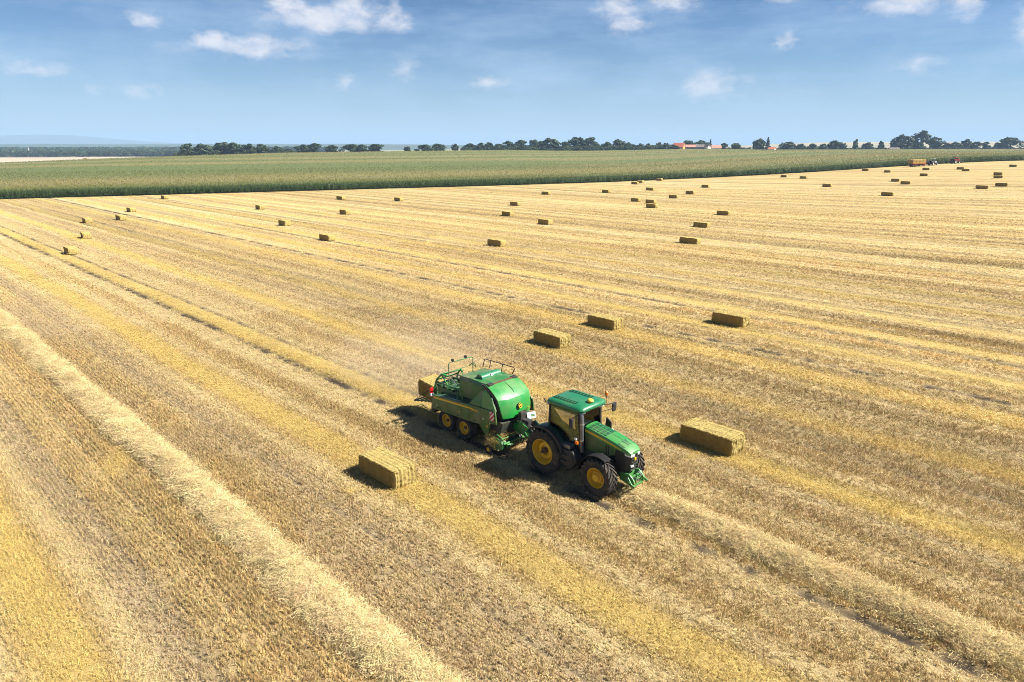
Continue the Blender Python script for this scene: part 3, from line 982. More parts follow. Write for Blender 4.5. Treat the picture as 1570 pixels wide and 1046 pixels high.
def prism_mesh(name, poly, y0, y1, mat):
    """poly in (x, z), extruded in y"""
    bm = bmesh.new()
    A = [bm.verts.new((x, y0, z)) for x, z in poly]; B = [bm.verts.new((x, y1, z)) for x, z in poly]
    n = len(poly)
    bm.faces.new(A); bm.faces.new(B[::-1])
    for i in range(n):
        bm.faces.new((A[(i + 1) % n], A[i], B[i], B[(i + 1) % n]))
    bmesh.ops.recalc_face_normals(bm, faces=bm.faces)
    me = bpy.data.meshes.new(name); bm.to_mesh(me); bm.free()
    me.materials.append(mat)
    return me


def slab(name, x0, x1, y0, y1, z0, z1, mat, parent):
    return link_mesh(name, prism_mesh(name, [(x0, z0), (x1, z0), (x1, z1), (x0, z1)], y0, y1, mat), None, parent)


def house(loc, rz, L, W, hw, hr, mw, mr, label, chimney=True, nwin=4):
    """ridge along local x, front at -y, gable at +x"""
    t = tag(empty('house', (loc[0], loc[1], float(terrain(*loc)) - .6), rz), label, 'house', 'village houses behind the corn')
    me = prism_mesh('wall', [(-W / 2, 0), (W / 2, 0), (W / 2, hw), (0, hw + hr), (-W / 2, hw)], -L / 2, L / 2, mw)
    o = link_mesh('wall', me, None, t); o.rotation_euler = (0, 0, math.pi / 2)
    ov = .45
    k = hr / (W / 2)
    me = prism_mesh('roof', [(-W / 2 - ov, hw - k * ov + .05), (0, hw + hr + .05), (W / 2 + ov, hw - k * ov + .05), (W / 2 + ov, hw - k * ov + .3), (0, hw + hr + .32), (-W / 2 - ov, hw - k * ov + .3)], -L / 2 - .4, L / 2 + .4, mr)
    rf = link_mesh('roof', me, None, t); rf.rotation_euler = (0, 0, math.pi / 2)
    if chimney:
        slab('chimney', W * .12, W * .12 + .6, -L * .2, -L * .2 + .6, hw + hr * .5, hw + hr + 1.0, M_WHITEW, rf)
    for i in range(nwin):
        x = -L / 2 + L * (i + .7) / (nwin + .4)
        slab('window', x - .5, x + .5, -W / 2 - .06, -W / 2 + .02, hw * .35, hw * .35 + 1.2, M_PANE, t)
    for y in (-W * .2, W * .2):
        slab('window', L / 2 - .02, L / 2 + .06, y - .5, y + .5, hw * .35, hw * .35 + 1.2, M_PANE, t)
    slab('window', L / 2 - .02, L / 2 + .06, -.5, .5, hw + .3, hw + 1.3, M_PANE, t)
    slab('door', -L * .1, -L * .1 + 1.0, -W / 2 - .05, -W / 2 + .02, 0, 2.1, M_WOODDOOR, t)
    return t


R_ = math.radians
house((180.5, 770), R_(-30), 11.5, 8.5, 4.6, 3.9, M_ORANGE, M_TILE, 'orange house with a steep red tiled roof behind the corn')
house((193.5, 776), R_(-8), 11.5, 8, 4.3, 2.2, M_GREYW, M_PINKTILE, 'long grey barn with a faded red roof beside the orange house', False, 3)
house((207.5, 780), R_(-18), 12.5, 7, 4.2, 2.5, M_GREYW, M_DARKROOF, 'dark roofed barn right of the faded red roofed barn', False, 3)
house((212.9, 775), R_(-62), 6.0, 5.0, 4.6, 2.4, M_WHITEW, M_DARKROOF, 'small white gabled house at the end of the dark roofed barn', False, 1)
house((224.0, 781), R_(-5), 10.0, 7, 3.6, 2.4, M_WHITEW, M_PINKTILE, 'low house with a faded red roof at the right end of the village', True, 3)
house((291, 796), R_(-40), 7.0, 6, 2.9, 1.6, M_WHITEW, M_TILE, 'small white cottage right of the pointed spruce', True, 2)
house((450, 838), R_(-12), 10.5, 5, 2.7, 1.2, M_WHITEW, M_DARKROOF, 'low grey roofed shed left of the tall right hand trees', False, 3)
house((152, 775), R_(-30), 4.5, 4, 3.0, 1.4, M_WHITEW, M_TILE, 'tiny white hut among the small trees left of the orange house', False, 1)
gw = tag(empty('garden_wall', (178.0, 763, float(terrain(178, 763)) - .4), R_(-4)), 'low white garden wall in front of the orange house', 'wall')
slab('wall_panel', -3.4, 3.4, -.15, .15, 0, 3.7, M_WHITEW, gw); slab('coping', -3.5, 3.5, -.22, .22, 3.7, 3.82, M_DARKROOF, gw)

for i, (k, d, L, hh, lab) in enumerate(((-.690, 1640, 15, 6, 'white farm building left of the long white hall on the far plain'), (-.668, 1660, 30, 5.5, 'long white hall among the far left woods'),
                                        (-.654, 1640, 10, 5, 'white building between the long hall and the white gable on the far plain'), (-.644, 1630, 14, 6, 'white gabled building at the right end of the far left hamlet'))):
    x = k * d
    t = tag(empty('farm_building', (x, d, float(terrain(x, d))), R_(20)), lab, 'building', 'white buildings on the far left plain')
    link_mesh('wall', prism_mesh('wall', [(-L / 2, 0), (L / 2, 0), (L / 2, hh), (-L / 2, hh)], -7, 7, M_WHITEW), None, t)
    link_mesh('roof', prism_mesh('roof', [(-7.8, hh + .02), (7.8, hh + .02), (0, hh + 3.5)], -L / 2 - .6, L / 2 + .6, M_WHITEW if i else M_DARKROOF), None, t).rotation_euler = (0, 0, math.pi / 2)
    for j in range(3):
        slab('window', -L * .35 + j * L * .3, -L * .35 + j * L * .3 + 2, -7.1, -6.9, 3, 5.5, M_PANE, t)
t = tag(empty('silo_tower', (-.680 * 1650, 1650, float(terrain(-1122, 1650)))), 'slim pale silo tower on the far left plain', 'tower')
link_mesh('shaft', prism_mesh('shaft', [(-1.0, 0), (1.0, 0), (1.0, 16), (-1.0, 16)], -1.0, 1.0, M_GREYP0), None, t)
link_mesh('cap', prism_mesh('cap', [(-1.2, 16.02), (1.2, 16.02), (0, 18)], -1.2, 1.2, M_DARKROOF), None, t)

# ------------------------------------------------------------------ straw bales
def bale_material(name, k=1.0):
    m, nt, b = new_mat(name)
    n1 = noise_tex(nt, 14.0, 8, .8, stretch=(.35, 1.4, 1.0))
    n2 = noise_tex(nt, 45.0, 5, .8)
    n3 = noise_tex(nt, 2.2, 3, .6)
    c = ramp(nt, n1.outputs[0], [(.25, (.20 * k, .135 * k, .04 * k)), (.45, (.52 * k, .395 * k, .135 * k)), (.62, (.64 * k, .50 * k, .19 * k)), (.8, (.74 * k, .62 * k, .30 * k))])
    mm = N(nt, 'ShaderNodeMix', data_type='RGBA', blend_type='MULTIPLY'); mm.inputs[0].default_value = 1
    nt.links.new(c, mm.inputs[6]); nt.links.new(ramp(nt, n2.outputs[0], [(.3, (.6,) * 3), (.55, (1.0,) * 3), (.75, (1.3,) * 3)]), mm.inputs[7])
    m3 = N(nt, 'ShaderNodeMix', data_type='RGBA', blend_type='MULTIPLY'); m3.inputs[0].default_value = 1
    nt.links.new(mm.outputs[2], m3.inputs[6]); nt.links.new(ramp(nt, n3.outputs[0], [(.3, (.85,) * 3), (.7, (1.12,) * 3)]), m3.inputs[7])
    # shade painted into both long sides: darker and browner than top and ends
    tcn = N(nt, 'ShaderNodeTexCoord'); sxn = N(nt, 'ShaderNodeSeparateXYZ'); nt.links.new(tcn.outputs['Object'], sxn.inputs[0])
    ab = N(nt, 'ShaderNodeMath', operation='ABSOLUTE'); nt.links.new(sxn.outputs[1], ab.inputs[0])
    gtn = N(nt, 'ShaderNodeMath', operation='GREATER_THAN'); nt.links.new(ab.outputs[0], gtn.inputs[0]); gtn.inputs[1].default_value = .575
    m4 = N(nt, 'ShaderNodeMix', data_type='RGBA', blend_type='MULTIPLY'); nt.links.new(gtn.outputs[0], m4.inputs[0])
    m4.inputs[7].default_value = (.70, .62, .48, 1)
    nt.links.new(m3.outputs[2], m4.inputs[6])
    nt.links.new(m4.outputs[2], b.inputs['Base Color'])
    b.inputs['Roughness'].default_value = .9; b.inputs['Specular IOR Level'].default_value = .15
    bump(nt, n2.outputs[0], b, .9, .05)
    return m


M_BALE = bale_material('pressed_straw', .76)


def bale_mesh(name, L=2.45, W=1.2, Hh=.9, res=.06, seed=1, rough=.022, fuzz=0):
    """pressed straw block: flakes across its length, grooves where the twines bite"""
    nx, ny, nz = max(2, int(L / res)), max(2, int(W / res)), max(2, int(Hh / res))
    bm = bmesh.new()

    def face(o, du, dv, n, m, flip=False):
        V = [[bm.verts.new(o + du * (i / n) + dv * (j / m)) for j in range(m + 1)] for i in range(n + 1)]
        for i in range(n):
            for j in range(m):
                f = (V[i][j], V[i + 1][j], V[i + 1][j + 1], V[i][j + 1])
                bm.faces.new(f[::-1] if flip else f)
    X, Y, Z = Vector((L, 0, 0)), Vector((0, W, 0)), Vector((0, 0, Hh))
    o = Vector((-L / 2, -W / 2, 0))
    face(o, X, Y, nx, ny, True); face(o + Z, X, Y, nx, ny)
    face(o, X, Z, nx, nz); face(o + Y, X, Z, nx, nz, True)
    face(o, Y, Z, ny, nz, True); face(o + X, Y, Z, ny, nz)
    bmesh.ops.remove_doubles(bm, verts=bm.verts, dist=1e-4)
    co = np.array([v.co[:] for v in bm.verts])
    x, y, z = co.T
    ex, ey, ez = np.abs(x) / (L / 2), np.abs(y) / (W / 2), np.abs(z - Hh / 2) / (Hh / 2)
    # round the long edges and the ends
    rnd = .05
    dx = -np.sign(x) * rnd * (ss(.9, 1, ex) * (ss(.86, 1, ey) + ss(.84, 1, ez)))
    dy = -np.sign(y) * .03 * ss(.9, 1, ey) * (ss(.86, 1, ez) + 1.4 * ss(.93, 1, ex))
    dz = -np.sign(z - Hh / 2) * .025 * ss(.9, 1, ez) * (ss(.86, 1, ey) + 2.2 * ss(.93, 1, ex))
    # twine grooves run lengthwise over top, bottom and ends
    gr = np.zeros_like(x)
    for k in range(6):
        yy = -W / 2 + W * (k + .5) / 6
        gr = np.maximum(gr, np.exp(-((y - yy) / .035) ** 2))
    top = ss(.97, 1, ez); end = ss(.985, 1, ex); side = ss(.97, 1, ey)
    fl = fbm(x / .11 + seed * 7, y * 0 + seed, seed, 3) - .5
    n1 = fbm(x / .12, (y + z * 1.7) / .12, seed + 3, 3) - .5
    n2 = fbm((y) / .1 + 40, z / .16, seed + 8, 3) - .5
    dz += np.sign(z - Hh / 2) * top * (-.032 * gr + .03 * fl + rough * 1.6 * n1)
    dx += np.sign(x) * end * (-.05 * gr + .10 * n2 + .05 * (1 - ez ** 2))
    dy += np.sign(y) * side * (.022 * fl + rough * .9 * n1)
    co2 = co + np.stack([dx, dy, dz], -1)
    for v, p in zip(bm.verts, co2):
        v.co = p
    if fuzz:
        rr = random.Random(seed)
        for k in range(fuzz):
            v = co2[rr.randrange(len(co2))]
            if v[2] < .05: continue
            p = Vector(v); out = Vector((p.x / L * 2, p.y / W * 2, (p.z - Hh / 2) / Hh * 2)); out = Vector([q if abs(q) > .9 else 0 for q in out])
            d = (Vector((rr.gauss(0, 1), rr.gauss(0, 1), rr.gauss(0, .7))).normalized() + out * .45).normalized() * rr.uniform(.05, .15)
            w = d.cross(Vector((rr.gauss(0, 1), rr.gauss(0, 1), rr.gauss(0, 1)))).normalized() * .005
            a = [bm.verts.new(q) for q in (p - w, p + w, p + d + w * .6, p + d - w * .6)]
            bm.faces.new(a)
    me = bpy.data.meshes.new(name)
    bm.to_mesh(me); bm.free()
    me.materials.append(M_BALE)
    return me


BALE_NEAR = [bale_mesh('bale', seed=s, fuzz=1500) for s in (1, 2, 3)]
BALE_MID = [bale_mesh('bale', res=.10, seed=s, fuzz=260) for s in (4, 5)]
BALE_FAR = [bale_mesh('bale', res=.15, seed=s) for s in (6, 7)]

# x, y, length factor, label
BALES = [
    (-5.33, 26.60, 1.0, 'straw bale left of the tractor, nearest bale to the camera'),
    (9.42, 29.80, 1.12, 'straw bale lying just right of the green tractor'),
    (2.85, 46.90, 1.08, 'straw bale nearest behind the baler, left one of the pair there'),
    (7.28, 51.82, 1.06, 'straw bale behind the baler, right one of the pair on the dark wheel line'),
    (17.30, 52.55, 1.08, 'lone dark sided bale in the middle distance, right of the pair behind the baler'),
    (-57.58, 89.23, 1.0, 'large bale at the left edge, nearest of the left group of bales'),
    (-64.88, 104.75, .95, 'ragged broken bale standing just behind the nearest bale at the left edge'),
    (-77.40, 126.05, 1.0, 'bale at far left, straight above the ragged broken bale'),
    (-74.03, 131.12, 1.0, 'lower of the two bales close together right of the ragged bale'),
    (-80.84, 147.49, 1.0, 'upper of the two bales close together right of the ragged bale'),
    (-91.53, 184.04, 1.0, 'small sunlit bale at far left touching the dark corn edge'),
    (-55.57, 153.37, 1.0, 'small bale left of centre, between the corn edge bale and the middle ones'),
    (-40.10, 121.91, 1.0, 'bale left of centre, next nearest after the one standing below right of it'),
    (-27.50, 102.36, 1.05, 'nearest bale left of centre, above the baler to its left'),
    (-44.44, 181.38, 1.0, 'upper of two bales in line above each other left of centre, near the corn'),
    (-34.23, 142.34, 1.0, 'lower of two bales in line above each other left of centre'),
    (-28.65, 176.52, 1.0, 'lone small bale near the corn, just left of the picture centre'),
    (-2.14, 96.42, 1.08, 'large bale at picture centre, straight above the baler'),
    (-0.83, 138.76, 1.0, 'bale at centre, second nearest in the column rising above the baler'),
    (0.77, 162.99, 1.0, 'bale at centre, third in the column rising above the baler'),
    (5.98, 123.53, 1.05, 'bale right of the centre column, between its two nearest bales in depth'),
    (9.72, 199.55, 1.0, 'small bale straight above the bale right of the centre column'),
    (27.99, 207.19, 1.0, 'lone pale bale between the centre column and the cluster right of it'),
    (44.12, 251.68, 1.0, 'left of two tiny touching bales at the top of the central right cluster'),
    (47.72, 260.94, 1.0, 'right of two tiny touching bales at the top of the central right cluster'),
    (57.40, 273.80, 1.0, 'tiny bale closest to the corn edge above the central right cluster'),
    (42.86, 216.93, 1.0, 'bale directly below the two tiny touching bales'),
    (31.09, 174.88, 1.0, 'bale at the lower left of the central right cluster, beside the overlapping pair'),
    (33.71, 168.94, 1.0, 'rear bale of the overlapping pair in the central right cluster'),
    (31.61, 156.86, 1.06, 'front bale of the overlapping pair in the central right cluster'),
    (42.90, 185.04, 1.0, 'lower left bale of the three stepping up to the right of the overlapping pair'),
    (50.90, 199.48, 1.0, 'middle bale of the three stepping up to the right of the overlapping pair'),
    (62.83, 227.30, 1.0, 'upper right bale of the three stepping up to the right of the overlapping pair'),
    (42.74, 139.86, 1.05, 'topmost of the three large dark bales in a slanting column right of centre'),
    (32.78, 119.07, 1.08, 'middle of the three large dark bales in a slanting column right of centre'),
    (25.70, 98.99, 1.12, 'lowest of the three large dark bales in a slanting column right of centre'),
    (105.31, 272.31, 1.0, 'left of the two small bales side by side below the corn edge at right'),
    (107.74, 259.91, 1.0, 'right of the two small bales side by side below the corn edge at right'),
    (96.77, 215.23, 1.05, 'lone bale just below the two small side by side bales at right'),
    (147.33, 294.02, 1.0, 'small flat bale at the corn edge, first left of the loaded wagon'),
    (147.44, 276.65, 1.0, 'small flat bale lower left of the loaded wagon, between it and the corn edge bale'),
    (123.93, 227.02, 1.0, 'upper left bale of a close pair below the loaded wagon'),
    (120.03, 214.01, 1.08, 'lower right bale of a close pair below the loaded wagon'),
    (95.40, 177.50, 1.12, 'large dark bale nearest in the right field, below the close pair'),
    (144.97, 247.80, 1.0, 'lower of two bales in line right below the grey tractor'),
    (165.82, 282.61, 1.0, 'upper of two bales in line right below the grey tractor'),
    (176.57, 277.91, 1.0, 'upper left bale of the touching pair below the red tractor'),
    (170.49, 265.08, 1.0, 'lower right bale of the touching pair below the red tractor'),
    (126.08, 187.86, 1.12, 'left of the two large bales side by side near the right edge'),
    (134.77, 193.07, 1.12, 'right of the two large bales side by side near the right edge'),
    (163.95, 237.52, 1.0, 'rear bale of two standing one behind the other near the right edge'),
    (154.44, 223.49, 1.0, 'front bale of two standing one behind the other near the right edge'),
    (200.83, 283.16, 1.0, 'small flat bale farthest right, close to the picture edge'),
]
for i, (x, y, lf, lab) in enumerate(BALES):
    pool = BALE_NEAR if y < 60 else (BALE_MID if y < 145 else BALE_FAR)
    me = pool[i % len(pool)]
    rz = math.radians(-45 + random.uniform(-2.5, 2.5))
    if y > 150: rz += math.radians(random.uniform(-4, 4))
    if i == 6: rz = math.radians(-52)
    o = bpy.data.objects.new('straw_bale', me); COL.objects.link(o)
    o.location = (x, y, float(terrain(x, y)) + .01)
    o.rotation_euler = (0, 0, rz)
    o.scale = (lf * random.uniform(.96, 1.05), random.uniform(.97, 1.06), random.uniform(.95, 1.05))
    tag(o, lab, 'straw bale', 'straw bales lying on the stubble field')

# loose straw fallen round the near bales
pts = []
for (x, y, lf, lab) in BALES[:5]:
    for k in range(120):
        s = random.gauss(.2, 1.0); q = random.gauss(0, .55)
        pts.append((x + R2 * (1.2 + s) * 1.0 * (1 if random.random() < .7 else -1) + R2 * q, y - R2 * (1.2 + s) * (1 if random.random() < .7 else -1) + R2 * q))
pts = np.array(pts); n = len(pts)
tag(scatter('spilled_straw', 'chaff', np.stack([pts[:, 0], pts[:, 1], pts[:, 0] * 0 + .05], -1), np.stack([RNG.normal(0, .15, n), RNG.normal(0, .15, n), RNG.uniform(0, 6.28, n)], -1), np.ones((n, 3)) * RNG.uniform(.8, 1.2, (n, 1)),
            np.clip(C_YEL * RNG.uniform(.8, 1.25, (n, 1)), 0, .9)), 'loose straw spilled around the nearest bales', 'straw', kind='stuff')

# ------------------------------------------------------------------ mesh builder for machines
class MB:
    def __init__(self):
        self.bm = bmesh.new()

    def box(self, x0, x1, y0, y1, z0, z1):
        v = [self.bm.verts.new((x, y, z)) for x in (x0, x1) for y in (y0, y1) for z in (z0, z1)]
        for f in ((0, 1, 3, 2), (4, 6, 7, 5), (0, 4, 5, 1), (2, 3, 7, 6), (0, 2, 6, 4), (1, 5, 7, 3)):
            self.bm.faces.new([v[i] for i in f])
        return self

    def prism(self, poly, lo, hi, axis='y'):
        """poly of 2D points: (x,z) for axis y, (y,z) for axis x, (x,y) for axis z"""
        def P(p, t):
            return {'y': (p[0], t, p[1]), 'x': (t, p[0], p[1]), 'z': (p[0], p[1], t)}[axis]
        A = [self.bm.verts.new(P(p, lo)) for p in poly]; B = [self.bm.verts.new(P(p, hi)) for p in poly]
        n = len(poly)
        self.bm.faces.new(A); self.bm.faces.new(B[::-1])
        for i in range(n):
            self.bm.faces.new((A[(i + 1) % n], A[i], B[i], B[(i + 1) % n]))
        return self

    def loft(self, secs, caps=True, closed=True):
        rows = [[self.bm.verts.new(p) for p in s] for s in secs]
        n = len(rows[0])
        for a, b in zip(rows, rows[1:]):
            for i in range(n if closed else n - 1):
                self.bm.faces.new((a[i], a[(i + 1) % n], b[(i + 1) % n], b[i]))
        if caps and closed:
            self.bm.faces.new(rows[0][::-1]); self.bm.faces.new(rows[-1])
        return self

    def tube(self, pts, r, seg=8):
        pts = [Vector(p) for p in pts]
        rs = r if isinstance(r, (list, tuple)) else [r] * len(pts)
        secs = []
        up = None
        for i, p in enumerate(pts):
            d = (pts[min(i + 1, len(pts) - 1)] - pts[max(i - 1, 0)]).normalized()
            a = d.orthogonal().normalized() if up is None else (up - d * up.dot(d)).normalized()
            up = a
            b = d.cross(a)
            secs.append([p + (a * math.cos(t) + b * math.sin(t)) * rs[i] for t in [2 * math.pi * k / seg for k in range(seg)]])
        return self.loft(secs)

    def lathe(self, prof, cx, cz, y0=0.0, s=1, seg=40):
        """prof of (out, radius) about the y axis through (cx, cz); out measured from y0 in direction s"""
        secs = []
        for o, r in prof:
            secs.append([Vector((cx + r * math.cos(t), y0 + s * o, cz + r * math.sin(t))) for t in [2 * math.pi * k / seg for k in range(seg)]])
        return self.loft(secs, caps=True)

    def arc(self, cx, cz, r0, r1, a0, a1, y0, y1, n=14):
        """curved plate round an axle (mudguard)"""
        secs = []
        for k in range(n + 1):
            t = math.radians(a0 + (a1 - a0) * k / n)
            c, s = math.cos(t), math.sin(t)
            secs.append([Vector((cx + r0 * c, y0, cz + r0 * s)), Vector((cx + r1 * c, y0, cz + r1 * s)), Vector((cx + r1 * c, y1, cz + r1 * s)), Vector((cx + r0 * c, y1, cz + r0 * s))])
        return self.loft(secs)

    def sphere(self, c, r, sx=1, sy=1, sz=1):
        m = Matrix.Translation(c) @ Matrix.Diagonal((sx, sy, sz, 1))
        bmesh.ops.create_uvsphere(self.bm, u_segments=14, v_segments=8, radius=r, matrix=m)
        return self

    def build(self, name, mat, parent, bevel=0.0, seg=2, smooth=35):
        bm = self.bm
        bmesh.ops.recalc_face_normals(bm, faces=bm.faces)
        if bevel:
            ed = [e for e in bm.edges if len(e.link_faces) == 2 and e.calc_face_angle(0) > math.radians(25)]
            bmesh.ops.bevel(bm, geom=ed, offset=bevel, segments=seg, profile=.6, affect='EDGES', clamp_overlap=True)
        me = bpy.data.meshes.new(name); bm.to_mesh(me); bm.free()
        me.polygons.foreach_set('use_smooth', np.ones(len(me.polygons), bool))
        me.set_sharp_from_angle(angle=math.radians(smooth))
        return link_mesh(name, me, mat, parent)


M_GREEN = mat_plain('green_machine_paint', (.011, .185, .030), .36, var=.12, scale=1.8, coat=.25, dust=.34)
M_GREEN_DUSTY = mat_plain('dusty_green_paint', (.014, .120, .028), .48, var=.18, scale=2.4, dust=.75)
M_GREEN_SHADED = mat_plain('shade_toned_dusty_green', (.030, .104, .018), .45, var=.18, scale=2.2, dust=.55)  # olive puts the panels' shade into the paint, with dust over it
M_GREEN_DARK = mat_plain('dark_green_panel', (.005, .055, .022), .35, var=.15, scale=2.0, dust=.2)
M_ROOF = mat_plain('green_cab_roof', (.008, .130, .050), .33, var=.08, scale=2.0, coat=.3, dust=.12)
M_YEL = mat_plain('yellow_wheel_paint', (.64, .38, .010), .38, var=.12, scale=5, dust=.16)
M_STRIPE = mat_plain('yellow_stripe', (.58, .36, .015), .4, var=.05, scale=5)
M_RUBBER = mat_plain('dusty_rubber', (.022, .021, .021), .85, var=.3, scale=7, dust=.30, spec=.25)
M_BLACK = mat_plain('black_plastic', (.013, .013, .014), .6, var=.25, scale=6, dust=.14)
M_MUDGUARD = mat_plain('matt_black_plastic', (.010, .010, .011), .8, var=.2, scale=6, spec=.2)
M_CHASSIS = mat_plain('grimy_frame', (.016, .024, .018), .7, var=.4, scale=6, dust=.3)
M_STEEL = mat_plain('bare_steel', (.42, .42, .42), .4, metal=.9, var=.2, scale=8)
M_GREYPIPE = mat_plain('grey_exhaust', (.14, .145, .16), .38, metal=.6, var=.2, scale=6)
M_AMBER = mat_plain('amber_beacon', (.62, .13, .01), .25, var=.05, scale=8)
M_GPS = mat_plain('yellow_receiver', (.60, .42, .05), .4, var=.05, scale=8)
M_RED = mat_plain('red_lens', (.55, .01, .012), .25, var=.1, scale=8)
M_WHITE = mat_plain('white_plate', (.48, .52, .50), .5, var=.06, scale=8)
M_LENS = mat_plain('lamp_glass', (.60, .64, .68), .12, var=.1, scale=10)
M_SEAT = mat_plain('seat_cloth', (.04, .05, .05), .9, var=.3, scale=12)
M_BROWN = mat_plain('rusty_hub', (.10, .05, .025), .7, var=.4, scale=9)

M_GLASS, nt, b = new_mat('tinted_cab_glass')
nt.nodes.remove(b)
tr = N(nt, 'ShaderNodeBsdfTransparent'); tr.inputs[0].default_value = (.44, .56, .48, 1)
gl = N(nt, 'ShaderNodeBsdfGlossy'); gl.inputs['Roughness'].default_value = .03
fr = N(nt, 'ShaderNodeFresnel'); fr.inputs[0].default_value = 1.5
nw = noise_tex(nt, 1.5, 2, .5)
bp = N(nt, 'ShaderNodeBump'); bp.inputs['Strength'].default_value = .03
nt.links.new(nw.outputs[0], bp.inputs['Height']); nt.links.new(bp.outputs[0], gl.inputs['Normal'])
mx = N(nt, 'ShaderNodeMixShader')
nt.links.new(fr.outputs[0], mx.inputs[0]); nt.links.new(tr.outputs[0], mx.inputs[1]); nt.links.new(gl.outputs[0], mx.inputs[2])
nt.links.new(mx.outputs[0], nt.nodes['Material Output'].inputs['Surface'])

M_CHEVRON, nt, b = new_mat('red_white_warning_stripes')
tc = N(nt, 'ShaderNodeTexCoord'); sp = N(nt, 'ShaderNodeSeparateXYZ')
nt.links.new(tc.outputs['Object'], sp.inputs[0])
ad = N(nt, 'ShaderNodeMath', operation='ADD'); nt.links.new(sp.outputs[0], ad.inputs[0]); nt.links.new(sp.outputs[2], ad.inputs[1])
sb = N(nt, 'ShaderNodeMath', operation='SUBTRACT'); nt.links.new(sp.outputs[2], sb.inputs[0]); nt.links.new(sp.outputs[0], sb.inputs[1])
ml = N(nt, 'ShaderNodeMath', operation='MULTIPLY'); nt.links.new(sb.outputs[0], ml.inputs[0]); ml.inputs[1].default_value = 4.6
fcn = N(nt, 'ShaderNodeMath', operation='FRACT'); nt.links.new(ml.outputs[0], fcn.inputs[0])
gt_ = N(nt, 'ShaderNodeMath', operation='GREATER_THAN'); nt.links.new(fcn.outputs[0], gt_.inputs[0]); gt_.inputs[1].default_value = .5
mxc = N(nt, 'ShaderNodeMix', data_type='RGBA'); nt.links.new(gt_.outputs[0], mxc.inputs[0])
mxc.inputs[6].default_value = (.56, .54, .52, 1); mxc.inputs[7].default_value = (.45, .015, .02, 1)
nt.links.new(mxc.outputs[2], b.inputs['Base Color']); b.inputs['Roughness'].default_value = .5


def make_wheel(parent, x, yc, side, R, w, rim_r, lugs, rim_prof, hub_mat=None, hub=None, lug_h=.055, seg=44):
    """wheel part with tyre, rim and hub; side is the outward direction (+1 left, -1 right)"""
    wh = empty('wheel', (x, yc, R), 0, parent)
    m = MB()
    h = w / 2
    prof = [(-h * .72, rim_r), (-h * .98, rim_r + (R - rim_r) * .35), (-h * 1.0, rim_r + (R - rim_r) * .62), (-h * .9, R - lug_h * 1.6), (-h * .55, R - lug_h * 1.05), (0, R - lug_h),
            (h * .55, R - lug_h * 1.05), (h * .9, R - lug_h * 1.6), (h * 1.0, rim_r + (R - rim_r) * .62), (h * .98, rim_r + (R - rim_r) * .35), (h * .72, rim_r)]
    rows = []
    for o, r in prof:
        rows.append([Vector((r * math.cos(t), o, r * math.sin(t))) for t in [2 * math.pi * k / seg for k in range(seg)]])
    m.loft(rows, caps=False)
    if lugs:
        for s in (-1, 1):
            for i in range(lugs):
                t0 = 2 * math.pi * (i + (.5 if s > 0 else 0)) / lugs
                secs = []
                for q in (0.0, .35, .7, .97, 1.02):
                    y = s * h * (q * 1.0 - .05)
                    t = t0 - .40 * q * (.9 / R)
                    ro = R - .012 * q * q - (.09 if q > 1 else (.022 if q > .9 else 0))
                    ri = R - lug_h * 1.9 - (.06 if q > .9 else 0)
                    dt = .040 / R * (1.0 + .25 * q)
                    secs.append([Vector((rad * math.cos(tt), y, rad * math.sin(tt))) for rad, tt in ((ri, t - dt * 1.3), (ro, t - dt), (ro, t + dt), (ri, t + dt * 1.3))])
                m.loft(secs)
    ty = m.build('tyre', M_RUBBER, wh, smooth=50)
    m = MB()
    m.lathe(rim_prof, 0, 0, 0, side, 36)
    m.build('rim', M_YEL, wh, smooth=40)
    if hub:
        m = MB(); m.lathe(hub, 0, 0, 0, side, 18); m.build('hub', hub_mat or M_YEL, wh, smooth=40)
    return wh


# ------------------------------------------------------------------ green tractor (local x forward, y left, z up; origin under the rear axle)
TR = empty('tractor', (2.128, 27.853, 0.0), math.radians(-45))
tag(TR, 'green tractor with yellow wheels pulling the baler across the field', 'tractor')
for s in (-1, 1):
    make_wheel(TR, 0, s * .92, s, 1.0, .62, .56, 23,
               [(-.20, .56), (.27, .575), (.285, .55), (.22, .525), (.10, .50), (-.04, .475), (-.10, .43), (-.06, .40), (.06, .375), (.08, .35), (.08, .22), (-.02, .19), (-.02, .0)],
               M_BROWN, [(-.02, .13), (.16, .12), (.18, .06), (.32, .055), (.32, .0)])
    make_wheel(TR, 2.9, s * .95, s, .80, .56, .415, 20,
               [(-.18, .415), (.23, .43), (.245, .41), (.18, .39), (.08, .37), (-.02, .35), (-.05, .30), (-.03, .24), (.10, .215), (.12, .19), (.12, .0)],
               M_YEL, [(.10, .17), (.22, .16), (.25, .13), (.25, .0)], lug_h=.05)
# chassis
m = MB(); m.box(-.45, 1.4, -.32, .32, .72, 1.35).box(1.3, 3.55, -.26, .26, .75, 1.3)
m.box(-.12, .12, -.85, .85, .86, 1.12).box(2.78, 3.02, -.85, .85, .68, .92)
m.box(1.5, 2.6, -.42, .42, .9, 1.5)
m.build('chassis', M_CHASSIS, TR, .02)
# bonnet
HX = [1.70, 2.2, 2.8, 3.3, 3.62, 3.84, 3.97]
HZ = [2.50, 2.44, 2.345, 2.24, 2.155, 2.07, 1.965]
HW = [.42, .43, .435, .43, .42, .39, .33]


def hood_z(x, y=0.0):
    z = np.interp(x, HX, HZ); w = np.interp(x, HX, HW)
    return float(z - .05 * (abs(y) / w) ** 2 * 1.0)


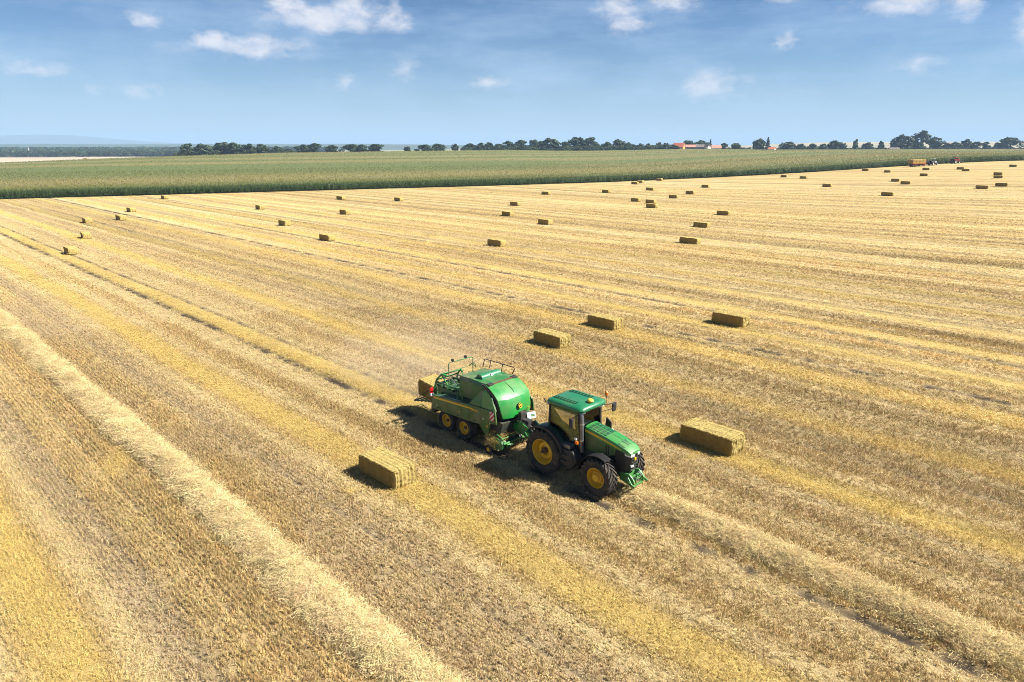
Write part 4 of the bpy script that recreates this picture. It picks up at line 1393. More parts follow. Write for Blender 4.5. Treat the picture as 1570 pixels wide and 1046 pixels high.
secs = []
for x, z, w in zip(HX, HZ, HW):
    sh = .30 if x < 3.5 else (.22 if x < 3.9 else .12)
    secs.append([Vector((x, yy, zz)) for yy, zz in ((-w, z - sh), (-w * 1.01, z - .13), (-w * .93, z - .055), (-w * .6, z - .012), (0, z), (w * .6, z - .012), (w * .93, z - .055), (w * 1.01, z - .13), (w, z - sh))])
hood = MB().loft(secs).build('hood', M_GREEN, TR, smooth=28)
for s in (-1, 1):
    # vent mesh panels: rows of five behind, one large in front
    for k in range(5):
        for j in (0, 1):
            x0 = 1.84 + k * .19; ya, yb = s * (.03 + j * .17), s * (.18 + j * .17)
            q = [Vector((x, y, hood_z(x, y) + dz)) for x, y, dz in ((x0, ya, .006), (x0 + .155, ya, .006), (x0 + .155, yb, .006), (x0, yb, .006))]
            q2 = [p - Vector((0, 0, .02)) for p in q]
            MB().loft([q2, q]).build('vent', M_GREEN_DARK, hood)
    q = [Vector((x, y, hood_z(x, y) + .006)) for x, y in ((3.34, s * .035), (3.66, s * .035), (3.66, s * .35), (3.34, s * .37))]
    MB().loft([[p - Vector((0, 0, .02)) for p in q], q]).build('vent', M_GREEN_DARK, hood)
    MB().prism([(2.8, hood_z(2.8) - .01), (3.32, hood_z(3.32) - .008), (3.32, hood_z(3.32) + .004), (2.8, hood_z(2.8) + .004)], s * .004, s * .012).build('seam', M_GREEN_DARK, hood)
    # side panels with yellow stripe
    pts = [(1.72, 1.44), (2.7, 1.44), (3.22, 1.66), (3.28, 1.94), (2.8, 2.05), (2.2, 2.145), (1.72, 2.205)]
    sp_ = MB().prism(pts, s * .36, s * .418).build('side_panel', M_GREEN_SHADED if s < 0 else M_GREEN, TR, .012)  # right panel has its shade in the colour, left keeps the plain green
    up = [(x, np.interp(x, HX, HZ) - .155) for x in (1.74, 2.2, 2.8, 3.3, 3.58)]
    lo = [(x, z - (.085 if x < 2.5 else (.06 if x < 3.4 else .01))) for x, z in up]
    MB().prism(up + lo[::-1], s * .40, s * .446).build('stripe', M_STRIPE, sp_)
    for x in (2.82, 2.93):
        MB().prism([(x, 1.6), (x + .06, 1.62), (x + .03, 2.0), (x - .03, 2.01)], s * .40, s * .424).build('slot', M_BLACK, sp_)
    MB().prism([(3.05, 1.66), (3.18, 1.70), (3.16, 1.97), (3.03, 1.99)], s * .40, s * .425).build('vent', M_GREEN_SHADED, sp_)
    # lamps either side of the nose
    MB().loft([[Vector((3.70, s * .40, 1.93)), Vector((3.98, s * .30, 1.86)), Vector((3.97, s * .30, 1.75)), Vector((3.74, s * .40, 1.80))],
               [Vector((3.74, s * .12, 1.93)), Vector((4.02, s * .12, 1.85)), Vector((4.01, s * .12, 1.76)), Vector((3.76, s * .12, 1.80))]]).build('headlight', M_LENS, TR, .01)
# nose: black screens
secs = []
for z, xf, w in ((1.0, 3.80, .27), (1.35, 3.90, .31), (1.74, 3.96, .34), (1.96, 3.92, .37), (2.03, 3.7, .38)):
    secs.append([Vector((3.24, -w * 1.05, z)), Vector((xf - .18, -w, z)), Vector((xf, -w * .62, z)), Vector((xf, w * .62, z)), Vector((xf - .18, w, z)), Vector((3.24, w * 1.05, z))])
gr_ = MB().loft(secs).build('grille', M_BLACK, TR, .012)
for k in range(5):
    z = 1.12 + k * .12
    MB().box(3.86, 3.935 + .012 * k * .5, -.18, .18, z, z + .02).build('grille_bar', M_CHASSIS, gr_)
MB().box(3.90, 3.955, -.22, -.06, 1.30, 1.37).build('lamp', M_LENS, gr_)
MB().prism([(-.05, 1.56), (.05, 1.56), (.06, 1.66), (0, 1.70), (-.06, 1.66)], 3.93, 3.985, 'x').build('badge', M_STRIPE, gr_, .008)
# front linkage
m = MB()
for s in (-1, 1):
    m.prism([(3.55, 1.02), (3.95, 1.05), (4.10, .94), (4.22, .78), (4.18, .60), (4.02, .56), (3.55, .68)], s * .30, s * .36)
    m.prism([(3.9, .84), (4.10, .62), (4.26, .58), (4.32, .66), (4.16, .72), (3.98, .96)], s * .42, s * .47)
    m.box(4.0, 4.08, s * .30, s * .5, .72, .80)
m.box(3.5, 3.80, -.34, .34, .66, .98).box(4.0, 4.08, -.30, .30, .90, .97).box(4.12, 4.2, -.3, .3, .56, .62)
m.tube([(4.06, -.46, .74), (4.06, .46, .74)], .03, 8)
lk = m.build('front_linkage', M_GREEN, TR, .012)
ring = MB(); n = 14
ring.tube([(4.16, .17 * math.cos(t), .76 + .17 * math.sin(t)) for t in [2 * math.pi * k / n for k in range(n + 1)]], .03, 6)
ring.build('power_shaft_guard', M_GREEN, lk)
MB().tube([(3.8, 0, .76), (4.18, 0, .76)], .05, 10).build('power_shaft', M_STEEL, lk)
MB().tube([(3.98, 0.05, 1.0), (4.12, .05, 1.08), (4.28, .05, .98)], .03, 6).build('top_link', M_STEEL, lk)
# cab
cab = empty('cab', (0, 0, 0), 0, TR)
m = MB()
for s in (-1, 1):
    m.tube([(.12, s * .78, 1.5), (.06, s * .80, 2.2), (.08, s * .78, 3.16)], .055, 8)
    m.tube([(1.60, s * .60, 1.35), (1.66, s * .66, 2.2), (1.58, s * .72, 3.16)], .06, 8)
    m.tube([(.12, s * .79, 2.05), (.9, s * .82, 1.55), (1.58, s * .66, 1.40)], .045, 8)
    m.tube([(.08, s * .78, 3.12), (1.58, s * .72, 3.12)], .05, 8)
m.tube([(.08, -.78, 3.12), (.08, .78, 3.12)], .05, 8).tube([(1.58, -.72, 3.12), (1.58, .72, 3.12)], .05, 8).tube([(.10, -.78, 2.0), (.10, .78, 2.0)], .05, 8)
m.build('cab_frame', M_BLACK, cab)


def pane(pts, t):
    a = [Vector(p) for p in pts]; n = (a[1] - a[0]).cross(a[2] - a[0]).normalized() * t
    return MB().loft([a, [p + n for p in a]]).build('pane', M_GLASS, cab)


for s in (-1, 1):
    pane([(.12, s * .80, 2.08), (.9, s * .83, 1.60), (1.60, s * .68, 1.46), (1.62, s * .70, 2.2), (1.56, s * .73, 3.1), (.10, s * .79, 3.1)], .006)
pane([(1.64, -.62, 1.7), (1.64, .62, 1.7), (1.68, .65, 2.3), (1.58, .70, 3.1), (1.58, -.70, 3.1), (1.68, -.65, 2.3)], .006)
pane([(.08, -.76, 2.05), (.08, .76, 2.05), (.07, .76, 3.1), (.07, -.76, 3.1)], .006)
m = MB(); m.box(.1, 1.62, -.62, .62, 1.20, 1.42); m.box(.05, .55, -.6, .6, 1.4, 1.95)
m.build('cab_floor', M_BLACK, cab, .03)
m = MB(); m.box(.50, 1.0, -.26, .26, 1.72, 1.86).box(.42, .58, -.25, .25, 1.84, 2.42).box(.44, .56, -.14, .14, 2.44, 2.66).box(.6, .85, -.16, .16, 1.42, 1.74)
m.build('seat', M_SEAT, cab, .04)
MB().tube([(1.42, 0, 1.45), (1.20, 0, 2.05)], .04, 8).build('steering_column', M_BLACK, cab)
m = MB(); c0 = Vector((1.18, 0, 2.08)); ax = Vector((-.4, 0, .9)).normalized(); a1 = Vector((0, 1, 0)); a2 = ax.cross(a1)
m.tube([c0 + (a1 * math.cos(t) + a2 * math.sin(t)) * .2 for t in [2 * math.pi * k / 16 for k in range(17)]], .018, 6)
m.build('steering_wheel', M_BLACK, cab)
m = MB(); m.box(.75, 1.15, -.52, -.34, 1.75, 1.98).box(1.05, 1.2, -.56, -.4, 2.0, 2.35).box(1.30, 1.5, -.35, .35, 1.42, 2.0)
m.build('console', M_BLACK, cab, .02)
MB().box(1.10, 1.13, -.46, -.28, 2.08, 2.26).build('screen', M_LENS, cab)
# roof
secs = []
for z, x0, x1, w in ((3.12, -.06, 1.72, .82), (3.17, -.12, 1.80, .88), (3.25, -.13, 1.83, .90), (3.33, -.08, 1.80, .86), (3.385, .06, 1.66, .72), (3.405, .3, 1.4, .5)):
    r = .22; row = []
    for cx_, cy_, t0 in ((x1 - r, w - r, 0), (x0 + r, w - r, 90), (x0 + r, -w + r, 180), (x1 - r, -w + r, 270)):
        for k in range(5):
            t = math.radians(t0 + k * 22.5); row.append(Vector((cx_ + r * math.cos(t), cy_ + r * math.sin(t), z)))
    # crowned front edge
    for p in row:
        if p.x > .9: p.x += .10 * (1 - (p.y / w) ** 2)
    secs.append(row)
rf = MB().loft(secs).build('roof', M_ROOF, cab, smooth=50)
for y in (-.62, -.50, -.38, .38, .50, .62):
    MB().box(.12, 1.30, y - .022, y + .022, 3.34, 3.405 + .004).build('roof_rib', M_GREEN_DARK, rf, .008)
for y in (-.56, -.44, .44, .56):
    MB().box(.10, 1.35, y - .02, y + .02, 3.34, 3.405 + .02).build('roof_rib', M_ROOF, rf, .008)
m = MB(); m.box(1.66, 1.76, -.75, -.45, 3.06, 3.13).box(1.66, 1.76, .45, .75, 3.06, 3.13); m.build('work_lamp', M_LENS, rf, .02)
m = MB(); m.box(-.14, -.04, -.8, -.6, 3.06, 3.14).box(-.14, -.04, .6, .8, 3.06, 3.14); m.build('work_lamp', M_LENS, rf, .02)
MB().tube([(-.10, -.86, 3.18), (-.16, -.92, 3.34)], .025, 6).build('marker_lamp', M_BLACK, rf)
MB().sphere((1.62, -.02, 3.47), .14, 1.05, 1.0, .62).build('receiver_dome', M_GPS, rf)
MB().tube([(1.62, -.02, 3.38), (1.62, -.02, 3.44)], .10, 12).build('receiver_base', M_BLACK, rf)
MB().tube([(1.66, .86, 3.15), (1.70, .96, 3.2), (1.70, .96, 3.46)], .02, 6).build('beacon_stalk', M_BLACK, rf)
bc = MB(); bc.tube([(1.70, .96, 3.46), (1.70, .96, 3.52), (1.70, .96, 3.62), (1.70, .96, 3.66)], [.05, .075, .07, .03], 12); bc.build('beacon', M_AMBER, rf)
# mirrors
m = MB(); m.tube([(1.58, .74, 3.05), (1.75, 1.25, 3.02), (1.78, 1.45, 2.98)], .022, 6).tube([(1.6, .74, 2.75), (1.75, 1.25, 2.78), (1.77, 1.42, 2.80)], .016, 6)
m.build('mirror_arm', M_BLACK, cab)
MB().box(1.70, 1.78, 1.38, 1.62, 2.62, 3.02).build('mirror', M_BLACK, cab, .03)
m = MB(); m.tube([(1.58, -.74, 3.02), (1.56, -1.0, 2.98), (1.54, -1.06, 2.92)], .022, 6); m.build('mirror_arm', M_BLACK, cab)
MB().box(1.42, 1.60, -1.14, -1.06, 2.52, 2.94).build('mirror', M_BLACK, cab, .03)
# black upright panel on the left front of the cab
MB().prism([(1.78, 1.95), (2.14, 1.92), (2.12, 2.42), (1.86, 2.58)], .80, .86).build('side_shield', M_BLACK, cab, .02)
MB().box(1.8, 2.15, .74, 1.0, 1.80, 1.95).build('shield_bracket', M_BLACK, cab, .02)
MB().tube([(2.05, .95, 1.92), (2.05, 1.06, 1.98)], .06, 10).build('work_lamp', M_LENS, cab)
# exhaust stack
m = MB(); m.tube([(1.78, -.66, 1.40), (1.76, -.68, 1.62), (1.76, -.70, 2.30), (1.74, -.70, 2.95), (1.70, -.70, 3.08)], [.075, .088, .088, .088, .075], 14)
m.tube([(1.70, -.70, 3.08), (1.64, -.72, 3.16)], [.07, .06], 12)
ex = m.build('exhaust_stack', M_GREYPIPE, TR)
MB().tube([(1.76, -.70, 1.9), (1.76, -.70, 1.96)], .095, 14).build('exhaust_clamp', M_STEEL, ex)
MB().tube([(1.76, -.70, 2.62), (1.76, -.70, 2.68)], .095, 14).build('exhaust_clamp', M_STEEL, ex)
MB().box(1.60, 1.74, -.95, -.86, 1.80, 1.92).build('indicator_lamp', M_AMBER, TR, .02)
MB().box(1.55, 1.66, -.93, -.84, 1.96, 2.06).build('work_lamp', M_LENS, TR, .02)
# fuel tank, steps, battery box on the right; steps on the left
for s in (-1, 1):
    tk = MB().prism([(.78, .62), (1.42, .56), (1.62, .78), (1.84, 1.10), (1.60, 1.46), (.86, 1.50), (.74, 1.1)], s * .62, s * 1.08).build('fuel_tank' if s < 0 else 'step_box', M_BLACK, TR, .05, 3)
    for k in range(3):
        MB().box(.95 - .03 * k, 1.35, s * 1.06, s * 1.16, .66 + .28 * k, .70 + .28 * k).build('step', M_CHASSIS, tk, .01)
    MB().prism([(1.32, .74), (1.52, .82), (1.72, 1.10), (1.52, 1.38), (1.36, 1.36)], s * 1.0, s * 1.115).build('cover', M_BLACK, tk, .03)
    MB().box(.98, 1.42, s * .68, s * 1.02, 1.50, 1.68).build('toolbox', M_GREYPIPE, TR, .03)
    # rear mudguard: green skin, black lip
    fd = MB().arc(0, 1.0, 1.06, 1.13, 22, 128, s * .52, s * .98, 18).build('rear_mudguard', M_GREEN_DARK, TR, .01)
    MB().arc(0, 1.0, 1.05, 1.15, 16, 132, s * .985, s * 1.18, 18).build('mudguard_lip', M_BLACK, fd, .015)
    MB().prism([(.98, 1.42), (.98, 1.50), (.55, 1.98), (.12, 2.12), (.12, 1.5)], s * .52, s * .60).build('inner_guard', M_GREEN_DARK, fd)
    MB().tube([(-.62, s * 1.02, 2.02), (-.70, s * 1.02, 2.16)], .07, 10).build('tail_lamp', M_BLACK, fd)
    # front mudguard
    fm = MB().arc(2.9, .80, .90, .93, 62, 176, s * .74, s * 1.15, 16).build('front_mudguard', M_MUDGUARD, TR, .012)
    MB().tube([(2.9, s * .55, .9), (2.9, s * .62, 1.4), (2.9, s * .75, 1.73)], .035, 8).build('mudguard_stay', M_CHASSIS, fm)
# foliage of hoses and linkage at the back
m = MB(); m.box(-.95, -.4, -.06, .06, .55, .68)
for s in (-1, 1):
    m.tube([(-.4, s * .38, .85), (-1.05, s * .42, .72)], .04, 8); m.tube([(-.45, s * .35, 1.35), (-.9, s * .42, 1.3), (-.95, s * .42, .75)], .03, 8)
m.tube([(-.4, 0, 1.35), (-.85, 0, 1.2)], .035, 8)
m.build('rear_linkage', M_CHASSIS, TR)
for k, y in enumerate((-.18, -.1, .06, .14)):
    MB().tube([(-.35, y, 1.55), (-.7, y * 1.2, 1.75 - .05 * k), (-1.1, y * .6, 1.45), (-1.45, y * .4, 1.25)], .018, 6).build('hose', M_BLACK, TR)

# ------------------------------------------------------------------ large square baler (local x forward; origin under the middle of its tandem axle)
BA = empty('baler', (-1.980, 31.820, 0.0), math.radians(-45))
tag(BA, 'green square baler with yellow wheels and railings towed behind the tractor', 'baler')
for s in (-1, 1):
    for x in (-.66, .66):
        make_wheel(BA, x, s * .93, s, .58, .50, .31, 0,
                   [(-.16, .31), (.21, .325), (.22, .30), (.14, .285), (.05, .27), (.03, .18), (.07, .16), (.07, .0)], M_BROWN, [(.05, .09), (.14, .085), (.14, 0)], lug_h=.02, seg=36)
m = MB(); m.box(-2.0, 3.0, -.55, -.42, .85, 1.05).box(-2.0, 3.0, .42, .55, .85, 1.05).box(-.75, -.57, -.8, .8, .5, .66).box(.57, .75, -.8, .8, .5, .66).box(-.75, .75, -.62, -.5, .6, .9).box(-.75, .75, .5, .62, .6, .9).box(1.2, 3.0, -.6, .6, .75, 1.4)
m.build('chassis', M_CHASSIS, BA, .02)
# bale chamber at the back
m = MB(); m.box(-2.15, .1, -.64, .64, 1.0, 1.98)
ch = m.build('bale_chamber', M_GREEN_DUSTY, BA, .02)
for x in (-2.0, -1.55, -1.1, -.65, -.2):
    MB().box(x - .05, x + .05, -.70, .70, 1.95, 2.06).build('chamber_rib', M_GREEN_DARK, ch, .01)
for s in (-1, 1):
    MB().box(-2.1, .0, s * .50 - .04, s * .50 + .04, 2.06, 2.14).build('chamber_rail', M_GREEN_DARK, ch, .01)
m = MB()
for s in (-1, 1):
    m.tube([(-2.05, s * .72, 1.02), (-2.08, s * .72, 1.7), (-1.85, s * .70, 2.35), (-1.55, s * .62, 2.66), (-1.30, s * .5, 2.60)], .055, 8)
    m.tube([(-1.55, s * .62, 2.60), (-1.1, s * .6, 2.16)], .03, 8)
m.tube([(-1.55, -.62, 2.64), (-1.55, .62, 2.64)], .045, 8).tube([(-1.85, -.7, 2.33), (-1.85, .7, 2.33)], .04, 8)
m.build('density_frame', M_GREEN, BA)
for y in (-.3, .1, .45):
    MB().tube([(-1.75, y, 2.30), (-1.2, y + .05, 2.40), (-.8, y, 2.18)], .022, 6).build('density_ram', M_STEEL, BA)
# side panels
for s in (-1, 1):
    poly = [(-1.66, 1.06), (-1.55, 1.62), (-1.46, 1.76), (1.15, 1.98), (2.98, 2.10), (3.06, 1.50), (2.66, 1.42), (2.48, .80), (2.34, .76), (2.06, 1.02), (1.92, 1.20), (1.2, 1.14), (-1.2, 1.03)]
    sp_ = MB().prism(poly, s * 1.20, s * 1.27).build('side_panel', M_GREEN_SHADED, BA, .02)
    MB().prism([(-1.44, 1.60), (-1.42, 1.70), (1.22, 1.86), (1.86, 1.84), (1.86, 1.825), (1.22, 1.785)], s * 1.25, s * 1.276).build('stripe', M_STRIPE, sp_)
    MB().prism([(1.28, 1.755), (1.86, 1.78), (1.86, 1.76), (1.28, 1.735)], s * 1.25, s * 1.276).build('stripe', M_STRIPE, sp_)
    MB().prism([(1.20, 1.10), (1.225, 1.10), (1.235, 1.96), (1.21, 1.96)], s * 1.25, s * 1.275).build('panel_seam', M_BLACK, sp_)
    MB().box(2.62, 2.66, s * 1.26, s * 1.29, 1.44, 1.50).build('latch', M_STEEL, sp_)
    sg = MB().box(-.14, .14, -.012, .012, -.21, .21).build('warning_sign', M_CHEVRON, BA, .004)
    sg.location = (2.80, s * 1.288, 1.83)
    for (x, z, w_, h_, mt) in ((2.2, 1.55, .10, .07, M_WHITE), (2.45, 1.25, .08, .10, M_STRIPE), (-1.2, 1.30, .09, .06, M_WHITE), (.5, 1.42, .12, .05, M_STRIPE)):
        MB().box(x - w_ / 2, x + w_ / 2, s * 1.262, s * 1.2735, z - h_ / 2, z + h_ / 2).build('decal', mt, sp_)
    for x in (-.35, 2.02):
        MB().prism([(x, 1.14), (x + .015, 1.14), (x + .02, 1.66 if x < 0 else 1.98), (x + .005, 1.66 if x < 0 else 1.98)], s * 1.25, s * 1.2725).build('panel_seam', M_BLACK, sp_)
    for x in (-1.0, .4, 1.6):
        MB().tube([(x - .08, s * 1.27, 1.20 if x < 1 else 1.30), (x - .07, s * 1.31, 1.21 if x < 1 else 1.31), (x + .07, s * 1.31, 1.21 if x < 1 else 1.31), (x + .08, s * 1.27, 1.20 if x < 1 else 1.30)], .012, 6).build('handle', M_BLACK, sp_)
    # shelf between panel and chamber
    MB().prism([(-1.5, 1.70), (1.2, 1.92), (1.2, 1.96), (-1.5, 1.74)], s * .64, s * 1.20).build('walkway', M_GREEN_DARK, BA)
    MB().prism([(-1.3, 1.755), (.6, 1.915), (.6, 1.93), (-1.3, 1.77)], s * 1.09, s * 1.17).build('walkway_edge', M_STEEL, BA)
    # upper wedge cover
    a = [Vector((1.12, s * 1.20, 1.98)), Vector((2.98, s * 1.20, 2.10)), Vector((2.62, s * 1.10, 2.62)), Vector((2.06, s * .98, 2.92)), Vector((1.72, s * 1.02, 2.72))]
    b_ = [p + Vector((0, -s * .05, -.01)) for p in a]
    wd = MB().loft([b_, a]).build('upper_cover', M_GREEN_DUSTY, BA, .012)
    a = [Vector((2.05, s * 1.216, 2.05)), Vector((2.96, s * 1.216, 2.11)), Vector((2.60, s * 1.115, 2.60)), Vector((2.16, s * 1.03, 2.84)), Vector((1.9, s * 1.055, 2.72))]
    MB().loft([[p + Vector((0, -s * .012, 0)) for p in a], a]).build('upper_cover_face', M_GREEN, wd)
    # inner wall under the roof
    MB().prism([(-.05, 2.0), (2.3, 2.05), (2.3, 3.02), (.05, 3.0)], s * .74, s * .80).build('inner_wall', M_GREEN_DUSTY, BA, .01)
    # lights at the rear
    MB().box(-1.90, -1.80, s * .98, s * 1.16, 1.72, 1.98).build('tail_light', M_RED, BA, .02)
    MB().box(-1.90, -1.80, s * .98, s * 1.16, 1.55, 1.70).build('reflector', M_WHITE, BA, .02)
    MB().tube([(-1.6, s * .7, 1.6), (-1.84, s * 1.05, 1.62)], .03, 6).build('light_bracket', M_GREEN_DARK, BA)
    MB().box(-1.75, -1.45, s * .9, s * 1.2, .80, 1.02).build('mud_flap', M_BLACK, BA, .02)
# front hood, bulging forward, with a crease at mid height
prof = [(2.26, 3.08, .96), (2.46, 3.01, .985), (2.68, 2.90, 1.0), (2.90, 2.75, 1.01), (3.10, 2.56, 1.02), (3.115, 2.54, 1.02), (3.20, 2.28, 1.0), (3.28, 1.98, .96), (3.32, 1.68, .88)]
rows = []
for x, z, w in prof:
    rows.append([Vector((x - .20 * abs(q) ** 2.6, q * w, z)) for q in np.linspace(-1, 1, 17)])
back = [[p - Vector((.06, 0, .02)) for p in r] for r in rows]
m = MB()
secs = [r + b_[::-1] for r, b_ in zip(rows, back)]
m.loft(secs)
hd = m.build('front_hood', M_GREEN, BA, smooth=24)
MB().tube([(2.30, 0, 3.075), (2.72, 0, 2.905), (2.96, 0, 2.715)], .010, 6).build('hood_seam', M_GREEN_DARK, hd)
rows2 = [[Vector((x - .20 * abs(q) ** 2.6 - .10, q * (w + .03), z - .02)) for q in np.linspace(-1, 1, 17)] for x, z, w in prof]
m = MB(); m.loft([r + [p - Vector((.22, 0, 0)) for p in r][::-1] for r in rows2]); m.build('hood_arch', M_BLACK, BA, smooth=30)
# round emblem on the hood
em = empty('emblem', (3.31, 0, 2.17), 0, BA)
m = MB(); m.tube([(-.02, 0, 0), (.035, 0, 0)], .125, 24); m.build('emblem_disc', M_BLACK, em)
m = MB(); n = 24
m.tube([(.036, .108 * math.cos(t), .108 * math.sin(t)) for t in [2 * math.pi * k / n for k in range(n + 1)]], .014, 6); m.build('emblem_ring', M_STRIPE, em)
m = MB(); m.prism([(-.075, .005), (-.02, .05), (.06, .045), (.085, .01), (.05, -.005), (.065, -.06), (.04, -.065), (.02, -.01), (-.03, -.005), (-.055, -.06), (-.075, -.05)], .034, .044, 'x'); m.build('emblem_mark', M_STRIPE, em)
em.rotation_euler = (0, math.radians(-14), 0)
# roof deck
secs = []
for x, z, w in ((-.06, 2.98, .70), (.1, 3.06, .80), (1.0, 3.13, .86), (2.0, 3.12, .90), (2.20, 3.08, .92)):
    secs.append([Vector((x, -w - .10, z - .20)), Vector((x, -w, z - .03)), Vector((x, -w * .6, z)), Vector((x, w * .6, z)), Vector((x, w, z - .03)), Vector((x, w + .10, z - .20)), Vector((x, w, z - .26)), Vector((x, -w, z - .26))])
dk = MB().loft(secs).build('roof_deck', M_GREEN_DUSTY, BA, smooth=30)
MB().box(2.10, 2.24, -.92, .92, 3.03, 3.105).build('roof_slot', M_BROWN, dk)
for s in (-1, 1):
    MB().box(2.02, 2.26, s * .62, s * .90, 3.06, 3.125).build('roof_hinge', M_BLACK, dk, .01)
m = MB(); secs = []
for y in (-.62, .62):
    secs.append([Vector((1.25 + .22 * math.cos(t), y, 3.12 + .20 * math.sin(t))) for t in np.linspace(0, math.pi, 10)])
m.loft(secs); cv = m.build('twine_cover', M_ROOF, dk, smooth=40)
MB().box(1.42, 1.47, -.08, .08, 3.16, 3.28).build('cover_catch', M_WHITE, cv, .01)
MB().box(-.12, -.04, -.68, .68, 2.10, 2.94).build('rear_bulkhead', M_GREEN_DARK, BA, .02)
# railings
m = MB(); m.tube([(-.10, .84, 3.02), (-.06, .92, 3.42), (0, .93, 3.46), (1.92, .98, 3.46), (2.0, .98, 3.42), (1.86, .96, 3.10)], .022, 8)
for x in (.32, 1.16): m.tube([(x, .90, 3.06), (x + .05, .95, 3.46)], .02, 6)
m.build('railing', M_CHASSIS, BA)
for s in (-1, 1):
    m = MB(); m.tube([(-1.30, s * 1.12, 1.76), (-1.36, s * 1.12, 2.30), (-1.28, s * 1.12, 2.36), (.42, s * 1.10, 2.46), (.50, s * 1.10, 2.44), (.56, s * 1.10, 1.94)], .022, 8)
    m.tube([(-.55, s * 1.12, 1.82), (-.55, s * 1.12, 2.40)], .02, 6).tube([(.2, s * 1.10, 1.9), (.2, s * 1.10, 2.44)], .02, 6)
    m.tube([(-.95, s * .66, 2.06), (-.95, s * .66, 2.66), (-.6, s * .67, 2.76), (.02, s * .70, 2.78)], .02, 6)
    m.build('railing', M_GREEN_DUSTY, BA)
m = MB(); m.tube([(-.95, -.64, 2.06), (-.95, -.66, 3.32), (-.95, -.60, 3.40), (-.90, .84, 3.40), (-.90, .90, 3.32), (-.90, .88, 2.1)], .024, 8)
m.tube([(-.95, -.66, 2.92), (-.90, .89, 2.98)], .020, 6); m.tube([(-.92, .66, 2.98), (-.70, .70, 3.16), (-.50, .74, 3.10), (-.52, .74, 2.95)], .022, 6).tube([(-.9, .88, 3.0), (-.55, .78, 2.98)], .02, 6)
hp = m.build('rear_hoop', M_GREEN_DUSTY, BA)
for y in (-.38, .46):
    MB().box(-1.02, -.90, y - .06, y + .06, 3.42, 3.54).build('work_lamp', M_BLACK, hp, .02)
# bale chute
m = MB()
for s in (-1, 1):
    m.tube([(-2.1, s * .62, .98), (-3.0, s * .60, .86), (-3.95, s * .58, .62)], .04, 8)
m.tube([(-3.95, -.58, .62), (-3.95, .58, .62)], .04, 8)
for k in range(5): m.tube([(-2.4 - .32 * k, -.6, .93 - .07 * k), (-2.4 - .32 * k, .6, .93 - .07 * k)], .035, 8)
cht = m.build('bale_chute', M_GREEN_DARK, BA)
for s in (-1, 1):
    MB().tube([(-3.9, s * .66, .64), (-2.9, s * .70, 1.35), (-2.05, s * .72, 1.9)], .016, 6).build('chain', M_CHASSIS, cht)
m = MB(); m.prism([(-2.16, .6), (-2.16, 1.0), (-2.0, 1.0), (-2.0, .6)], -.6, .6); m.build('rear_crossbar', M_BLACK, BA, .02)
# pick-up at the front
m = MB(); secs_r = 12
m.tube([(3.05, -1.12, .46), (3.05, 1.12, .46)], .24, 16); pk = m.build('pickup_reel', M_CHASSIS, BA)
for k in range(13):
    y = -1.08 + k * .18
    MB().arc(3.05, .46, .245, .275, -40, 150, y - .03, y + .03, 10).build('tine_guard', M_GREEN_DARK, pk)
for s in (-1, 1):
    MB().prism([(2.62, .30), (3.05, .18), (3.36, .34), (3.42, .60), (3.1, .80), (2.66, .86)], s * 1.14, s * 1.20).build('pickup_side', M_GREEN, BA, .015)
    gw_ = empty('gauge_wheel', (2.66, s * 1.36, .21), 0, BA)
    rows = []
    for o, r in ((-.07, .10), (-.085, .15), (-.07, .20), (0, .212), (.07, .20), (.085, .15), (.07, .10)):
        rows.append([Vector((r * math.cos(t), o, r * math.sin(t))) for t in [2 * math.pi * k / 20 for k in range(20)]])
    MB().loft(rows, caps=False).build('tyre', M_RUBBER, gw_)
    MB().lathe([(-.05, .105), (.06, .105), (.03, .07), (.05, .0)], 0, 0, 0, s, 18).build('rim', M_YEL, gw_)
    MB().tube([(2.66, s * 1.2, .21), (2.66, s * 1.36, .21)], .03, 8).build('gauge_wheel_axle', M_CHASSIS, BA)
    MB().tube([(2.66, s * 1.22, .25), (2.74, s * 1.22, .60), (2.9, s * 1.18, .78)], .03, 8).build('gauge_wheel_arm', M_GREEN, BA)
m = MB(); m.tube([(3.42, -1.15, .62), (3.42, 1.1, .62)], .045, 10).tube([(3.28, -1.15, .82), (3.28, 1.05, .82)], .03, 8).tube([(3.42, -1.1, .62), (3.28, -1.1, .82), (2.9, -1.1, .95)], .03, 8).tube([(3.42, 1.05, .62), (3.28, 1.05, .82), (2.9, 1.05, .95)], .03, 8)
m.tube([(3.48, -1.0, .52), (3.48, -.62, .52)], .075, 12)
m.build('crop_roller', M_GREEN, BA)
MB().prism([(2.5, 1.0), (3.05, .95), (3.2, 1.5), (2.5, 1.55)], -1.0, 1.0).build('feeder_housing', M_CHASSIS, BA, .02)
# tongue and drive
m = MB(); m.loft([[Vector((2.8, y, z)) for y, z in ((-.24, 1.05), (.24, 1.05), (.24, 1.45), (-.24, 1.45))], [Vector((3.6, y, z)) for y, z in ((-.18, .86), (.18, .86), (.18, 1.24), (-.18, 1.24))], [Vector((4.55, y, z)) for y, z in ((-.08, .62), (.08, .62), (.08, .80), (-.08, .80))], [Vector((4.85, y, z)) for y, z in ((-.06, .58), (.06, .58), (.06, .68), (-.06, .68))]])
tg = m.build('drawbar', M_GREEN, BA, .02)
m = MB(); m.box(3.55, 4.0, -.16, .16, 1.22, 1.62).box(3.42, 3.6, -.22, .22, 1.35, 1.95); gb = m.build('gearbox', M_BLACK, BA, .04)
MB().tube([(3.6, .0, 1.52), (4.7, 0, .98)], .07, 12).build('drive_shaft', M_BLACK, BA)
MB().tube([(3.75, -.3, 1.3), (4.1, -.32, 1.0), (4.3, -.3, .7), (4.3, -.3, .30)], .045, 8).build('parking_jack', M_GREEN, BA)
